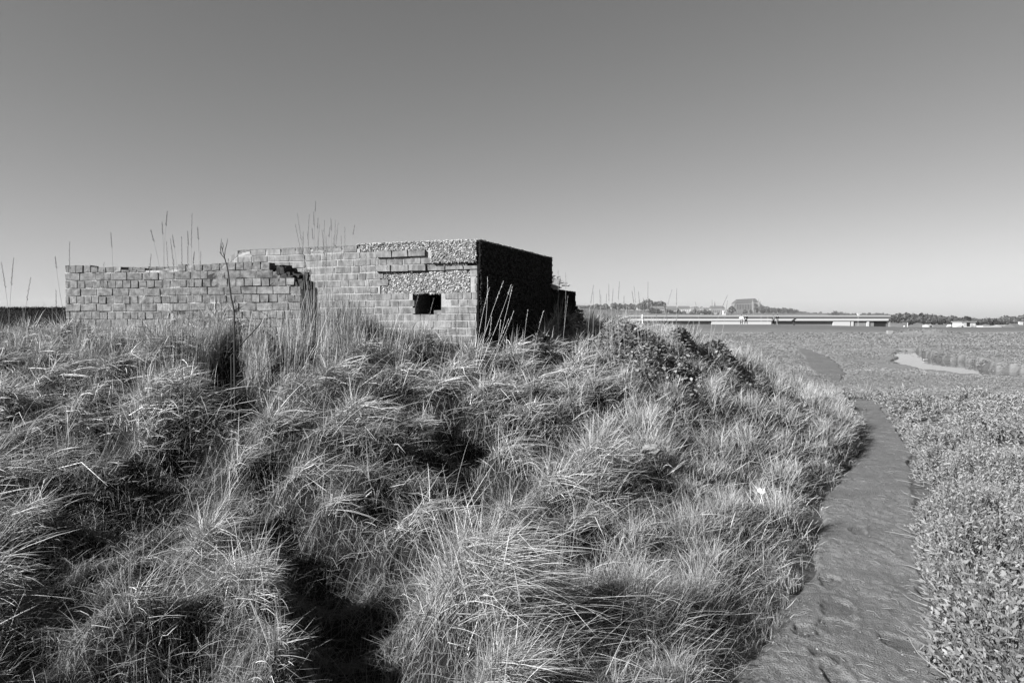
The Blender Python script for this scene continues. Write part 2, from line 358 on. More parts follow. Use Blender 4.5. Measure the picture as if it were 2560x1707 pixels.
# flat-bottomed shoe prints pressed in the mud
prints = [(1.50,3.16,.10,.06,-.2),(1.66,3.46,.10,.09,.1),(1.90,3.28,.12,.065,-.35),(1.80,3.72,.14,.07,.3),(1.52,3.40,.07,.06,.2),(1.95,4.1,.10,.05,.45),(2.6,5.1,.12,.06,.5),(1.42,2.98,.1,.05,.2)]
pin = np.zeros_like(Zp)
wx, wy = (fbm(Xp*8, Yp*8, 77)-.5)*.10, (fbm(Xp*8, Yp*8, 78)-.5)*.14
for a, b, l, w, ang in prints:
    ca, sa = math.cos(ang), math.sin(ang); qx, qy = Xp-a+wx, Yp-b+wy
    lx = qx*ca - qy*sa; ly = qx*sa + qy*ca
    e = np.sqrt((lx/w)**2 + (ly/l)**2)
    Zp = Zp - .011*sstep(1.2, .9, e) + .005*np.exp(-((e-1.35)/.2)**2); pin = np.maximum(pin, sstep(1.15, .95, e))
Zp -= .06*sstep(.98, 1.25, np.abs(S) + .25*(fbm(Xp*6, Yp*6, 58)-.5))
ptone = (.30 + .45*fbm(Xp*2.2, Yp*2.2, 61) + .35*sstep(.40, .56, fbm(Xp*3, Yp*3, 57))*fbm(Xp*20, Yp*20, 52, 4))*(1-.5*pin)
nn, mm = Xp.shape; idx = np.arange(nn*mm).reshape(nn, mm)
q = np.stack([idx[:-1, :-1], idx[:-1, 1:], idx[1:, 1:], idx[1:, :-1]], -1).reshape(-1, 4)
M_MUD = mat('wet_mud', .03, .155, rough=.6, scale=9, detail=8, attr=1, noise=.9, spec=.25, bump=.012, bscale=120)
tag(npmesh('path', np.stack([Xp, Yp, Zp], -1).reshape(-1, 3), q, M_MUD, tone=ptone.ravel(), smooth=True), kind='structure')

db = MB()
for i in range(900):
    y = math.exp(random.uniform(math.log(2.6), math.log(14))); x = float(np.interp(y, PY, PX)+np.interp(y, PY, PW)*random.uniform(-1.1, 1.1)); z = float(H(x, y))+.036
    if random.random() < .72:
        q_ = random.uniform(.0015, .005); a = random.uniform(0, 3)
        db.add([(x+q_*1.4*math.cos(a+t), y+q_*1.4*math.sin(a+t), z) for t in (0, 1.6, 3.1, 4.7)] + [(x, y, z+q_)], [(0, 1, 4), (1, 2, 4), (2, 3, 4), (3, 0, 4)], random.random()**2)
    else:
        a = random.uniform(0, 6.28); L = random.uniform(.02, .10); db.tube([(x, y, z+.003), (x+math.cos(a)*L*.5, y+math.sin(a)*L*.5, z+.008), (x+math.cos(a+.3)*L, y+math.sin(a+.3)*L, z+.003)], .0011, 4, random.uniform(.2, 1))
tag(db.build('debris', M_TWIG), 'grit and bits of dead stalk strewn over the muddy path', 'debris', kind='stuff')

# ------------------------------------------------------------ creek water
wv = [(x, y, -.07) for x, y in ((11.5, 17.5), (42, 17.5), (42, 26), (26, 42), (17, 42), (11.5, 28))]
wm = MB(); wm.add(wv, [tuple(range(6))]); tag(wm.build('water', mw), kind='structure')

# ------------------------------------------------------------ hills
HU = [-1500,-400,0,400,900,1300,1400,1445,1500,1560,1700,1850,2000,2090,2200,2300,2560,3000,4200]
HV = [790,780,776,772,765,760,760,763,768,775,777,783,783,785,793,801,803,801,795]
ha = np.linspace(-1500, 4200, 500); hy = np.concatenate([np.linspace(700, 1900, 50), np.linspace(1950, 2600, 14)])
HA, HY = np.meshgrid(ha, hy); hX = (HA-1280)/F*HY
topz = CAM_Z + (HORIZON - np.interp(HA, HU, HV))/F*1900
hZ = -2.5 + (topz+2.5)*sstep(800, 1900, HY)*(1-.35*sstep(1950, 2600, HY)) + (fbm(hX*.004, HY*.004, 71)-.5)*4*sstep(1000, 1500, HY)
def Hill(x, y):
    u = 1280 + F*x/y; t = CAM_Z + (HORIZON - np.interp(u, HU, HV))/F*1900
    return float(.3 + t*sstep(800, 1900, y)*(1-.35*sstep(1950, 2600, y)))
nn, mm = hX.shape; idx = np.arange(nn*mm).reshape(nn, mm)
q = np.stack([idx[:-1, :-1], idx[:-1, 1:], idx[1:, 1:], idx[1:, :-1]], -1).reshape(-1, 4)
tag(npmesh('hills', np.stack([hX, HY, hZ], -1).reshape(-1, 3), q, M_HILL, tone=np.full(hX.size, .5), smooth=True), kind='structure')
# dark bank far to the left
ba = np.linspace(-26, 4, 260); by = np.linspace(-7, 7, 80); BA, BY = np.meshgrid(ba, by)
bx = BA; byy = 28 + BY
bz = 2.10*sstep(7, 1.5, np.abs(BY)) + (fbm(bx*.8, byy*.8, 15)-.5)*.14 - .05
bz = bz*sstep(4, 0, BA)
nn, mm = BA.shape; idx = np.arange(nn*mm).reshape(nn, mm)
q = np.stack([idx[:-1, :-1], idx[:-1, 1:], idx[1:, 1:], idx[1:, :-1]], -1).reshape(-1, 4)
tag(npmesh('bank', np.stack([bx, byy, bz], -1).reshape(-1, 3), q, M_SCRUB, tone=np.full(bx.size, .3), smooth=True), kind='structure')

# ------------------------------------------------------------ ribbon blades
def blades(name, root, az, t0, t1, L, w, tone, material, nseg=4, prof='grass', pw=1.0, floor=True, parent=None, twist=None, kink=None):
    n = len(root); lv = np.linspace(0, 1, nseg+1)
    pos = np.zeros((n, nseg+1, 3)); pos[:, 0] = root; ca, sa = np.cos(az), np.sin(az)
    for k in range(1, nseg+1):
        s = (lv[k]+lv[k-1])/2; th = t0 + (t1-t0)*s**pw
        if kink is not None: th = np.where(kink > 0, np.where(s > kink, t1+.4, t0), th)
        if kink is not None and k == 2: ca = np.where(kink > 0, np.cos(az+.9*np.sin(az*37)), ca); sa = np.where(kink > 0, np.sin(az+.9*np.sin(az*37)), sa)
        st = L/nseg
        pos[:, k, 0] = pos[:, k-1, 0] + st*np.sin(th)*ca
        pos[:, k, 1] = pos[:, k-1, 1] + st*np.sin(th)*sa
        pos[:, k, 2] = pos[:, k-1, 2] + st*np.cos(th)
    if floor:
        for k in range(1, nseg+1):
            g = H(pos[:, k, 0], pos[:, k, 1]) + .01 + .04*RNG.random(n)
            pos[:, k, 2] = np.maximum(pos[:, k, 2], g)
    psi = RNG.uniform(-1.3, 1.3, n) if twist is None else twist
    tm = t0 + (t1-t0)*.4
    nx, ny, nz = np.cos(tm)*ca, np.cos(tm)*sa, -np.sin(tm)
    side = np.stack([-sa*np.cos(psi)+nx*np.sin(psi), ca*np.cos(psi)+ny*np.sin(psi), nz*np.sin(psi)], -1)
    if prof == 'grass': pr = np.sqrt(np.maximum(1-lv, 0))*.8+.2; pr[-1] = 0
    else: pr = np.sin(np.pi*np.clip(lv*.9+.07, 0, 1))**.7; pr[-1] = 0
    V = np.zeros((n, 2*nseg+1, 3))
    for k in range(nseg):
        off = side*(w*pr[k]*.5)[:, None]
        V[:, 2*k] = pos[:, k]-off; V[:, 2*k+1] = pos[:, k]+off
    V[:, -1] = pos[:, -1]
    base = (np.arange(n)*(2*nseg+1))[:, None]
    qs = [base + np.array([2*k, 2*k+1, 2*k+3, 2*k+2]) for k in range(nseg-1)]
    tri = base + np.array([2*nseg-2, 2*nseg-1, 2*nseg])
    return npmesh(name, V.reshape(-1, 3), [np.concatenate(qs), tri], material, parent=parent, tone=np.repeat(tone, 2*nseg+1))

# ------------------------------------------------------------ mound grass
hd, DRY = [], []
roots, azs, t0s, t1s, Ls, ws, tns = [], [], [], [], [], [], []
WIND = math.radians(-25)
def emit(x, y, az, t0, t1, L, w, tn, lf=0):
    reach = L*.75*np.sin(np.minimum((t0+t1)/2, 1.57)); ht = hollow(x+reach*np.cos(az), y+reach*np.sin(az)); L = L*(1-.6*sstep(.3, .7, ht))
    keep = (RNG.random(len(x)) > hollow(x, y)*1.5) & (path_d(x, y) > .80+.5*fbm(x*4, y*4, 66)) & (RNG.random(len(x)) > .55*sstep(.4, .8, ht))
    uu = 1280 + F*x/np.maximum(y, .5); rr_ = sstep(1400, 1750, uu)
    gap = sstep(.50, .40, fbm(x*3.1+3, y*3.1, 123, 3))*(1-.7*rr_)*sstep(9, 6.5, y)
    keep &= RNG.random(len(x)) > .93*gap
    L = L*np.clip(np.hypot(x, y)/3.2, .5, 1)*(.55+.45*sstep(1.0, 2.2, path_d(x, y)))
    z = H(x, y) - .01 + lf
    roots.append(np.stack([x, y, z], -1)[keep]); azs.append(az[keep]); t0s.append(t0[keep]); t1s.append(t1[keep]); Ls.append(L[keep]); ws.append(w[keep]); tns.append(tn[keep])
def inmask(x, y):   # keep grass out of the masonry
    return ~((y > 6.35) & (y < 9.5) & (x > -3.6) & (x < .3) & (y > 7.95 + (x+3.13)*-.306+.05))
for x, y, s in TUS:
    d = math.hypot(x, y)
    if d > 13.5: continue
    u, v = pix(x, y, float(Hb(x, y))+.2)
    if u < -1000 or u > 3400: continue
    offs = 1 if -150 < u < 2700 else .4
    rt = float(sstep(1350, 1700, u))
    n = int(1900*(s/.45)**2*(3.4/max(d, 1.9))**.9*offs)
    a = RNG.uniform(0, 2*np.pi, n); rad = np.abs(RNG.normal(0, .42, n))*s*(1+.3*rt)
    xx = x + rad*np.cos(a); yy_ = y + rad*np.sin(a)
    comb_dir = WIND + (float(vnoise(x*.5, y*.5, 91))-.5)*3.2
    mixw = RNG.uniform(0, 1, n)**.8*random.uniform(.4, .95)
    az = np.arctan2(np.sin(a)*(1-mixw)+np.sin(comb_dir)*mixw, np.cos(a)*(1-mixw)+np.cos(comb_dir)*mixw) + RNG.normal(0, .75, n)
    mess = RNG.random(n) < .30; az[mess] = RNG.uniform(0, 6.28, mess.sum())
    t0 = np.clip(.32 + rad/s*1.2 + RNG.normal(0, .3, n), 0, 1.7)*(1-.3*rt)
    t1 = np.clip(t0 + np.where(RNG.random(n) < .5, RNG.uniform(0, .5, n), RNG.uniform(.5, 1.9, n)), 0, 2.7)*(1-.25*rt)
    L = (.10 + .30*RNG.random(n)**1.5)*(s/.45)**.5*(1-.35*rt)*(1 if d < 5.2 or u > 1350 else .8)
    st = RNG.random(n) < .08; L[st] *= 1.35; t1[st] = t0[st]+RNG.uniform(0, .4, st.sum())
    w = (.0016 + .0028*RNG.random(n)**2)*max(.8, d/3.6)*(1-.25*rt)
    tb = random.uniform(.24, .5)*(1-.1*rt)
    tn = np.clip(tb*.15 + RNG.exponential(.26, n)*(1-.45*rt) + .13*rt, .02, 1); wd = RNG.random(n) < .015; w[wd] *= 1.6; tn[wd] = np.minimum(tn[wd]+.25, .9)
    th_ = RNG.random(n) < .33*(1-rt)                                     # flattened thatch lying across the tussock
    az[th_] = comb_dir + RNG.normal(0, .6, th_.sum()); t0[th_] = RNG.uniform(.9, 1.5, th_.sum()); t1[th_] = RNG.uniform(1.4, 2.0, th_.sum()); L[th_] *= 1.15; tn[th_] = np.clip(tn[th_]+.07, 0, 1)
    lift_ = np.where(th_, RNG.uniform(.02, .24, n)*s*np.exp(-(rad/s)**2*2), 0)
    k = inmask(xx, yy_); lift_ = lift_[k]
    emit(xx[k], yy_[k], az[k], t0[k], t1[k], L[k], w[k], tn[k], lift_)
# carpet between tussocks (sampled evenly over the picture, not over the ground)
n = 45000
yy_ = np.exp(RNG.uniform(np.log(1.2), np.log(15), n)); xx = RNG.uniform(-1.05, .95, n)*yy_
hb = Hb(xx, yy_); k = (hb > .03) & inmask(xx, yy_); xx, yy_ = xx[k], yy_[k]; n = len(xx)
dd = np.hypot(xx, yy_); u = 1280 + F*xx/yy_; rt = sstep(1350, 1700, u)
emit(xx, yy_, RNG.uniform(0, 6.28, n), RNG.uniform(.1, 1.3, n)*(1-.3*rt), RNG.uniform(.4, 2.0, n)*(1-.3*rt), RNG.uniform(.08, .28, n), RNG.uniform(.0012, .003, n)*np.maximum(1, dd/3.4), np.clip(RNG.normal(.3, .14, n), .02, 1))
# dark rotting thatch under everything, also down in the hollows
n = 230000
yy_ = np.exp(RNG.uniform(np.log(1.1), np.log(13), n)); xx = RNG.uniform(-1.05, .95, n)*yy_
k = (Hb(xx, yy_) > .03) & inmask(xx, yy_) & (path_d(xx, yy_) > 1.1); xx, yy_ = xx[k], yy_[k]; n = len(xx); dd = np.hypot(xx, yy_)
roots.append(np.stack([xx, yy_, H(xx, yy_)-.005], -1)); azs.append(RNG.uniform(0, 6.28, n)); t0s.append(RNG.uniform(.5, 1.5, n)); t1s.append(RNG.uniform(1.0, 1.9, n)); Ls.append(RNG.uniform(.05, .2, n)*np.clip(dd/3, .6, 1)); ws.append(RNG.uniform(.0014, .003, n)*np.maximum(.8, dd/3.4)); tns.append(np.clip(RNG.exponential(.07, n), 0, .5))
# standing grass in front of the brickwork and along the mound's crest
def standing(u0, u1, v0, v1, n, L0, L1, tone0=.35, lean=.3):
    us = RNG.uniform(u0, u1, n); vs = RNG.uniform(v0, v1, n)
    P_ = np.array([hit(a, b, .05) for a, b in zip(RNG.uniform(u0, u1, 60), RNG.uniform(v0, v1, 60))])
    i = RNG.integers(0, 60, n); x = P_[i, 0] + RNG.normal(0, .11, n); y = P_[i, 1] + RNG.normal(0, .12, n)
    k = inmask(x, y) ; x = x[k]; y = y[k]; n = len(x)
    t0 = np.abs(RNG.normal(0, lean*.6, n)); emit(x, y, RNG.normal(.1, 1.3, n), t0, t0+np.abs(RNG.normal(0, lean*1.3, n)), RNG.uniform(L0, L1, n), RNG.uniform(.002, .0045, n), np.clip(RNG.normal(tone0, .14, n), 0, 1))
standing(0, 700, 860, 900, 9000, .1, .3)
standing(520, 770, 860, 900, 7000, .12, .36)
standing(850, 1090, 855, 890, 3500, .1, .3)
standing(700, 900, 860, 900, 5000, .25, .62, .4, .18)
standing(820, 920, 850, 890, 3500, .15, .45, .1, .25)
standing(900, 1200, 865, 890, 2500, .06, .2, .25)
standing(1180, 1450, 860, 880, 2500, .06, .18, .4, .5)
standing(1450, 1860, 850, 890, 5000, .1, .3, .42, .5)
# thin pale grass standing on the marsh behind the mound's flank
n = 5200; yy_ = RNG.uniform(8.5, 16, n); uu_ = np.clip(RNG.normal(1960, 110, n), 1700, 2230); xx = (uu_-1280)/F*yy_
k = (path_d(xx, yy_) > 1.3) & (fbm(xx*1.2, yy_*1.2, 88) > .42); xx, yy_ = xx[k], yy_[k]; n = len(xx); t0 = np.abs(RNG.normal(0, .2, n))
emit(xx, yy_, RNG.uniform(0, 6.28, n), t0, t0+RNG.uniform(0, .8, n), RNG.uniform(.12, .34, n), RNG.uniform(.003, .006, n), np.clip(RNG.normal(.4, .12, n), 0, 1))
cat = lambda l: np.concatenate(l)
gr = blades('grass', cat(roots), cat(azs), cat(t0s), cat(t1s), cat(Ls), cat(ws), cat(tns), M_STRAW, kink=np.where(RNG.random(len(cat(azs))) < .22, RNG.uniform(.3, .8, len(cat(azs))), 0))
print('grass blades', len(cat(azs)))
tag(gr, 'long dry matted grass covering the mound in front of the ruin', 'grass', kind='stuff')

# ------------------------------------------------------------ salt marsh plants right of the path
def marsh_pts(n, y0, y1, xr0, xr1):
    y = np.exp(RNG.uniform(np.log(y0), np.log(y1), n)); x = RNG.uniform(xr0, xr1, n)*y
    pl = np.interp(y, PY, PX); pw_ = np.interp(y, PY, PW)
    left = x < pl
    hbm = Hb(x, y)*(y < 19)
    k = ((path_d(x, y) > .3 + 1.35*fbm(x*1.7, y*1.7, 33)) | ((y > 13.6) & (y < 20)) | ((y > 18) & (RNG.random(n) < .8*sstep(.36, .6, fbm(x*.9, y*1.6, 35))))) & (creek_d(x, y) > np.where(far_side(x, y), 1.0, 1.4)) & (~left | ((y > 9) & (hbm < .06)))
    return x[k], y[k]
def purslane(name, nst, y0, y1, xr0, xr1, scale_d, label, NL=12, tstd=.10, flat=0):
    x, y = marsh_pts(nst, y0, y1, xr0, xr1); n = len(x)
    d = np.hypot(x, y); sc = np.maximum(1, d/scale_d)
    hn = fbm(x*1.6, y*1.6, 13, 4)
    if y1 < 20:
        kp = RNG.random(n) < sstep(.38, .50, hn)*(.22+.78*sstep(.40, .52, fbm(x*4.5, y*4.5, 63, 3))) + .3*sstep(9, 13, y); x, y, d, sc, hn = x[kp], y[kp], d[kp], sc[kp], hn[kp]; n = len(x)
    hgt = (.02 + .30*sstep(.36, .75, hn)*(.4+1.1*fbm(x*4.5, y*4.5, 63, 3)))*np.where((y > 13.6) & (y < 20), .7, sstep(.8, 1.9, path_d(x, y))) + .03
    hgt = hgt*np.where(y > 14, .5, 1)*np.where(far_side(x, y), .35+.65*sstep(1.2, 4, creek_d(x, y)), .12+.88*sstep(2, 7, creek_d(x, y)))
    az = RNG.uniform(0, 6.28, n); lean = RNG.uniform(0, .6, n)
    root = np.stack([x, y, H(x, y)-.01], -1)
    ro, a_, t_, l_, w_, tn_ = [], [], [], [], [], []
    for j in range(NL):
        s = (j+1.5)/(NL+1)
        p = root + np.stack([np.sin(lean)*np.cos(az), np.sin(lean)*np.sin(az), np.cos(lean)], -1)*(hgt*s)[:, None]
        ro.append(p); a_.append(az + j*2.4 + RNG.normal(0, .4, n)); t_.append(RNG.uniform(.45+flat, 1.45+flat*.3, n))
        l_.append(RNG.uniform(.016, .034, n)*sc*(1.1-.3*s)*(1+.65*sstep(6.5, 3.5, y))); w_.append(RNG.uniform(.0055, .0100, n)*sc*(1+.4*sstep(6.5, 3.5, y)))
        tn_.append(np.clip(RNG.normal(.57, tstd*(1+.6*sstep(7, 4, y)), n) + .5*(fbm(x*.22, y*.45, 44)-.5) + .25*(fbm(x*.05, y*.16, 45)-.5), 0, 1))
    kk = y < 9
    if kk.any():                                                  # the woody stem of each little shrub
        ro.append(root[kk]); a_.append(az[kk]); t_.append(lean[kk]*.8); l_.append(hgt[kk]*1.1+.02); w_.append(np.full(kk.sum(), .0035)); tn_.append(RNG.uniform(.1, .6, kk.sum()))
    t = np.concatenate(t_)
    o = blades(name, np.concatenate(ro), np.concatenate(a_), t, t+RNG.uniform(-.3, .5, len(t)), np.concatenate(l_), np.concatenate(w_), np.concatenate(tn_), M_PURS, nseg=3, prof='leaf', floor=False)
    tag(o, label, 'plants', kind='stuff'); print(name, len(t))
purslane('salt_marsh_plants', 48000, 2.2, 14, .2, 1.15, 6.0, 'grey leafy sea purslane spreading beside the muddy path', tstd=.12)
purslane('marsh_vegetation', 130000, 12, 97, -.2, 1.1, 13.0, 'pale low vegetation covering the flat marsh towards the buildings', 5, .035, 1.05)
# woody bare stems along the edge
tw = MB()
for i in range(130):
    y = math.exp(random.uniform(math.log(2.6), math.log(9))); x = float(np.interp(y, PY, PX)+np.interp(y, PY, PW)*random.uniform(1.0, 1.5))
    z = float(H(x, y)); a = random.uniform(2.2, 4.6); L = random.uniform(.08, .26)
    p = [Vector((x+.05, y, z+.05))]; tt = 1.2
    for k in range(5):
        a += random.uniform(-.5, .5); tt += random.uniform(-.35, .3)
        p.append(p[-1] + Vector((math.cos(a)*math.sin(tt), math.sin(a)*math.sin(tt), math.cos(tt)*.7))*L/5)
    for k in p[1:]: k.z = max(k.z, float(H(k.x, k.y))+.04)
    r = random.uniform(.002, .004); tw.tube(p, [r*(1-.14*k) for k in range(6)], 4, random.uniform(.3, 1))
    if random.random() < .6:
        q0 = p[2]; e = q0 + Vector((random.uniform(-.06, .02), random.uniform(-.06, .06), random.uniform(.01, .05))); tw.tube([q0, e], [r*.7, r*.3], 4, .6)
tag(tw.build('twigs', M_TWIG), 'tangle of bare woody purslane stems edging the mud path', 'twigs', kind='stuff')
# dark scrub over the far left bank
n = 22000; bx = RNG.uniform(-25, -10, n); byy = RNG.uniform(21.5, 30, n); bz = 2.12*sstep(7, 1.5, np.abs(byy-28))-.02
sc = blades('bank_scrub', np.stack([bx, byy, bz], -1), RNG.uniform(0, 6.28, n), RNG.uniform(0, .6, n), RNG.uniform(.3, 1.4, n), RNG.uniform(.06, .16, n), RNG.uniform(.01, .025, n), RNG.uniform(0, 1, n), M_SCRUB, nseg=3, floor=False)
tag(sc, 'dark low scrub covering the bank behind the brick wall', 'scrub', kind='stuff')

# ------------------------------------------------------------ masonry
def wall_frame(A, B):
    A = Vector((A[0], A[1], 0)); B = Vector((B[0], B[1], 0)); ux = (B-A).normalized(); nrm = Vector((ux.y, -ux.x, 0))   # outward, to the right of A->B turned towards the camera
    M = Matrix(((ux.x, -nrm.x, 0, A.x), (ux.y, -nrm.y, 0, A.y), (0, 0, 1, 0), (0, 0, 0, 1)))
    return M, (B-A).length          # local x along the wall, y into the wall, z up
COURSE = .075
def bricks(mb, M, L, ztop, ncourse, bond, drop=None, depth=.1025, jx=.012, tonef=None, joint=.010, prot=(.001, .007)):
    for c in range(ncourse):
        z1 = ztop - c*COURSE - joint; z0 = z1 - (COURSE-joint)
        if bond == 'english': unit = .170 if c % 2 else .085; off = 0 if c % 2 else .042
        else: unit = None; off = random.uniform(0, .2)
        x = -off if bond == 'english' else -off
        while x < L:
            w = unit*random.uniform(.94, 1.06) if unit else random.choice([.205, .205, .19, .1])
            x0 = max(x, 0)+joint/2; x1 = min(x+w, L)-joint/2; x += w
            if x1-x0 < .025: continue
            cx_, cz_ = (x0+x1)/2, (z0+z1)/2
            r = drop(cx_, cz_, c) if drop else 0
            if r is None: continue
            top = z1
            if isinstance(r, tuple): r, cut = r; top = z0 + (z1-z0)*cut
            p = random.uniform(*prot) - r
            tn = (tonef(cx_, cz_) if tonef else 0) + random.choice([.28, .32, .36, .42, .36, .48, .3]) + random.uniform(-.05, .05)
            if random.random() < .07: tn += .35
            sag = .018*(float(fbm(cx_*1.3, 3.1, 19))-.5) + random.uniform(-.0015, .0015)
            mb.box((x0, -p, z0+sag), (x1, depth, top+sag), min(max(tn, 0), 1), M, jit=.0032)
def pebbles(mb, M, rects, dens, size=(.006, .014), yoff=0.0):
    for (x0, x1, z0, z1) in rects:
        for _ in range(int((x1-x0)*(z1-z0)*dens)):
            x = random.uniform(x0, x1); z = random.uniform(z0, z1); r = random.uniform(*size)
            a, b, c = r*random.uniform(.7, 1.5), r*random.uniform(.5, 1), r*random.uniform(.6, 1.1)
            an = random.uniform(0, 3.14); ca, sa = math.cos(an), math.sin(an); y = yoff + random.uniform(-.006, .004)
            vs = []
            for (i, j, k) in ((1,0,0),(-1,0,0),(0,1,0),(0,-1,0),(0,0,1),(0,0,-1)):
                px_, pz_ = i*a, k*c; vs.append(M @ Vector((x+px_*ca-pz_*sa, y+j*b, z+px_*sa+pz_*ca)))
            mb.add(vs, [(0,2,4),(2,1,4),(1,3,4),(3,0,4),(2,0,5),(1,2,5),(3,1,5),(0,3,5)], random.random()**1.2)

# near blast wall
A = (-4.376, 6.70); B = (-1.93, 6.25); ZT = 2.160
Mw, Lw = wall_frame(A, B)
bw = empty('brick_wall', (A[0], A[1], 1.0), 'low weathered brick wall with a broken end beside the pillbox', 'wall')
inv = Matrix.Translation(-Vector(bw.location))
def nearx(u):   # u pixel -> distance along the near wall
    r = ray(u, 700).x; ax, ay = A; bx_, by_ = B
    t = (r*ay - ax)/((bx_-ax) - r*(by_-ay)); return t*Lw
def dropn(x, z, c):
    if c == 0:
        if x < nearx(222): return 0
        if x < nearx(300): return (0, .75)
        if x < nearx(365): return (0, random.uniform(.1, .5))
        if x < nearx(450): return None if random.random() < .2 else (.01, random.uniform(.3, .8))
        if x < nearx(530): return (0, random.uniform(.75, .95))
        if x > nearx(685): return None
    if c == 1 and x > nearx(702): return None
    if c == 2 and x > nearx(735): return None
    return random.choice([0, 0, 0, .004])
bm_ = MB(); bricks(bm_, inv @ Mw, Lw, ZT, 15, 'english', dropn, tonef=lambda x, z: .30*(float(fbm(x*1.5, z*2.5, 3))-.5) + (.12 if z < 1.75 else 0), joint=.010)
# back skin and the brick ends of the wall's far side
bricks(bm_, inv @ Mw @ Matrix.Translation((0, .24, 0)), Lw, ZT, 15, 'english', lambda x, z, c: None if (c == 0 and x > nearx(600)) or (c < 3 and x > nearx(715)) else 0)
bm_.build('brickwork', M_BRICK, bw)
mm_ = MB()
seg = 24
for i in range(seg):
    x0 = Lw*i/seg; x1 = Lw*(i+1)/seg; xm = (x0+x1)/2
    top = ZT-.02 if xm < nearx(222) else ZT-.065 if xm < nearx(450) else ZT-.03 if xm < nearx(685) else ZT-.10 if xm < nearx(705) else ZT-.17 if xm < nearx(735) else ZT - .235
    mm_.box((x0, .003, .9), (x1, .33, top + random.uniform(-.006, .006)), .5, inv @ Mw)
mm_.build('mortar', M_MORTARD, bw)
rb = MB()
for i in range(46):
    u = random.uniform(690, 757); x = min(nearx(u), Lw-.02); base = ZT-.10 if u < 703 else ZT-.17 if u < 735 else ZT-.235
    rb.box((x-random.uniform(.015, .04), random.uniform(0, .1), base-.02), (x+random.uniform(.015, .04), random.uniform(.12, .3), base+random.uniform(.015, .07)), random.random()*.4, inv @ Mw, jit=.014)
rb.build('broken_core', mat('broken_brick_core', .01, .05, scale=30, noise=1), bw)

# pillbox
pb_ = empty('pillbox', (-1.74, 8.6, 1.0), 'ruined brick and shingle concrete pillbox with a square loophole', 'pillbox')
inv = Matrix.Translation(-Vector(pb_.location))
FL, FR = (-3.17, 7.93), (-.352, 7.03); BR = (.50, 9.0); BL = (-4.25, 10.0)
ZP = 2.44
Mf, Lf = wall_frame(FL, FR)
def fx(u):
    r = ray(u, 700).x; ax, ay = FL; bx_, by_ = FR
    t = (r*ay - ax)/((bx_-ax) - r*(by_-ay)); return t*Lf
def fz(u, v):
    x = fx(u)/Lf; y = FL[1]+(FR[1]-FL[1])*x; return CAM_Z + ray(u, v).z*y
LOOP = (fx(1031), fx(1103), fz(1066, 789), fz(1066, 733))
RA = (fx(1080), Lf, ZP-3*COURSE, ZP)
RB = (fx(956), fx(1174), fz(1060, 735), ZP-4*COURSE-.004)
print('loop', LOOP, 'RA', RA, 'RB', RB, Lf)
def dropf(x, z, c):
    if LOOP[0] < x < LOOP[1] and LOOP[2] < z < LOOP[3]:
        return None
    if x > RA[0] + (.03*(c % 2)) and z > RA[2]-.01: return None
    if RB[0] + .05*((c*7) % 3-1) < x < RB[1]+.02*(c % 2) and RB[2] < z < RB[3]: return None
    if c == 0 and x > fx(902): return None
    if c == 0 and fx(770) < x < fx(805): return (0, .5)
    if fx(965) < x < fx(1078) and c == 2: return 0
    if fx(935) < x < fx(1078) and c == 1: return -.03
    if fx(956) < x < fx(1078) and c == 3: return -.03
    if c == 3 and x >= fx(1078): return (-.005, random.uniform(.55, .9))
    if c == 0 and random.random() < .25: return (.004, random.uniform(.45, .9))
    return 0
bm_ = MB(); bricks(bm_, inv @ Mf, Lf, ZP, 16, 'mixed', dropf, tonef=lambda x, z: .16*(float(fbm(x*2.2, z*3, 8))-.5), joint=.013, prot=(.001, .005))
# left face
Ml, Ll = wall_frame(BL, FL); bm_.build('brick_skin', M_BRICKS, pb_); bm_ = MB()
bricks(bm_, inv @ Ml, Ll, ZP, 16, 'mixed', None, joint=.013, prot=(.001, .005)); bm_.build('brick_skin', M_BRICKS, pb_)
# mortar bed with openings: panels around the loophole and peeled areas
mm_ = MB()
def panel(mb, M, x0, x1, z0, z1, y0=.002, y1=.10, tone=.5):
    if x1 > x0 and z1 > z0: mb.box((x0, y0, z0), (x1, y1, z1), tone, M)
F_ = inv @ Mf
zc = [ .9, LOOP[2], LOOP[3], RB[3], RA[2], ZP-.085, ZP-.01]
panel(mm_, F_, 0, Lf-.005, .9, LOOP[2])
panel(mm_, F_, 0, LOOP[0], LOOP[2], LOOP[3]); panel(mm_, F_, LOOP[1], Lf-.005, LOOP[2], LOOP[3])
panel(mm_, F_, 0, RB[0]-.03, LOOP[3], RB[3]); panel(mm_, F_, RB[1]+.01, Lf-.005, LOOP[3], RB[3])
panel(mm_, F_, 0, fx(1060), RB[3], RA[2]); panel(mm_, F_, fx(1060), Lf-.005, RB[3], RA[2], .04); panel(mm_, F_, 0, RA[0], RA[2], ZP-.085)
[panel(mm_, F_, fx(900)*k_/30, fx(900)*(k_+1)/30, ZP-.085, ZP-random.uniform(.03, .06)) for k_ in range(30)]
panel(mm_, inv @ Ml, 0, Ll-.01, .9, ZP-.02)
mm_.build('mortar', M_MORTAR, pb_)
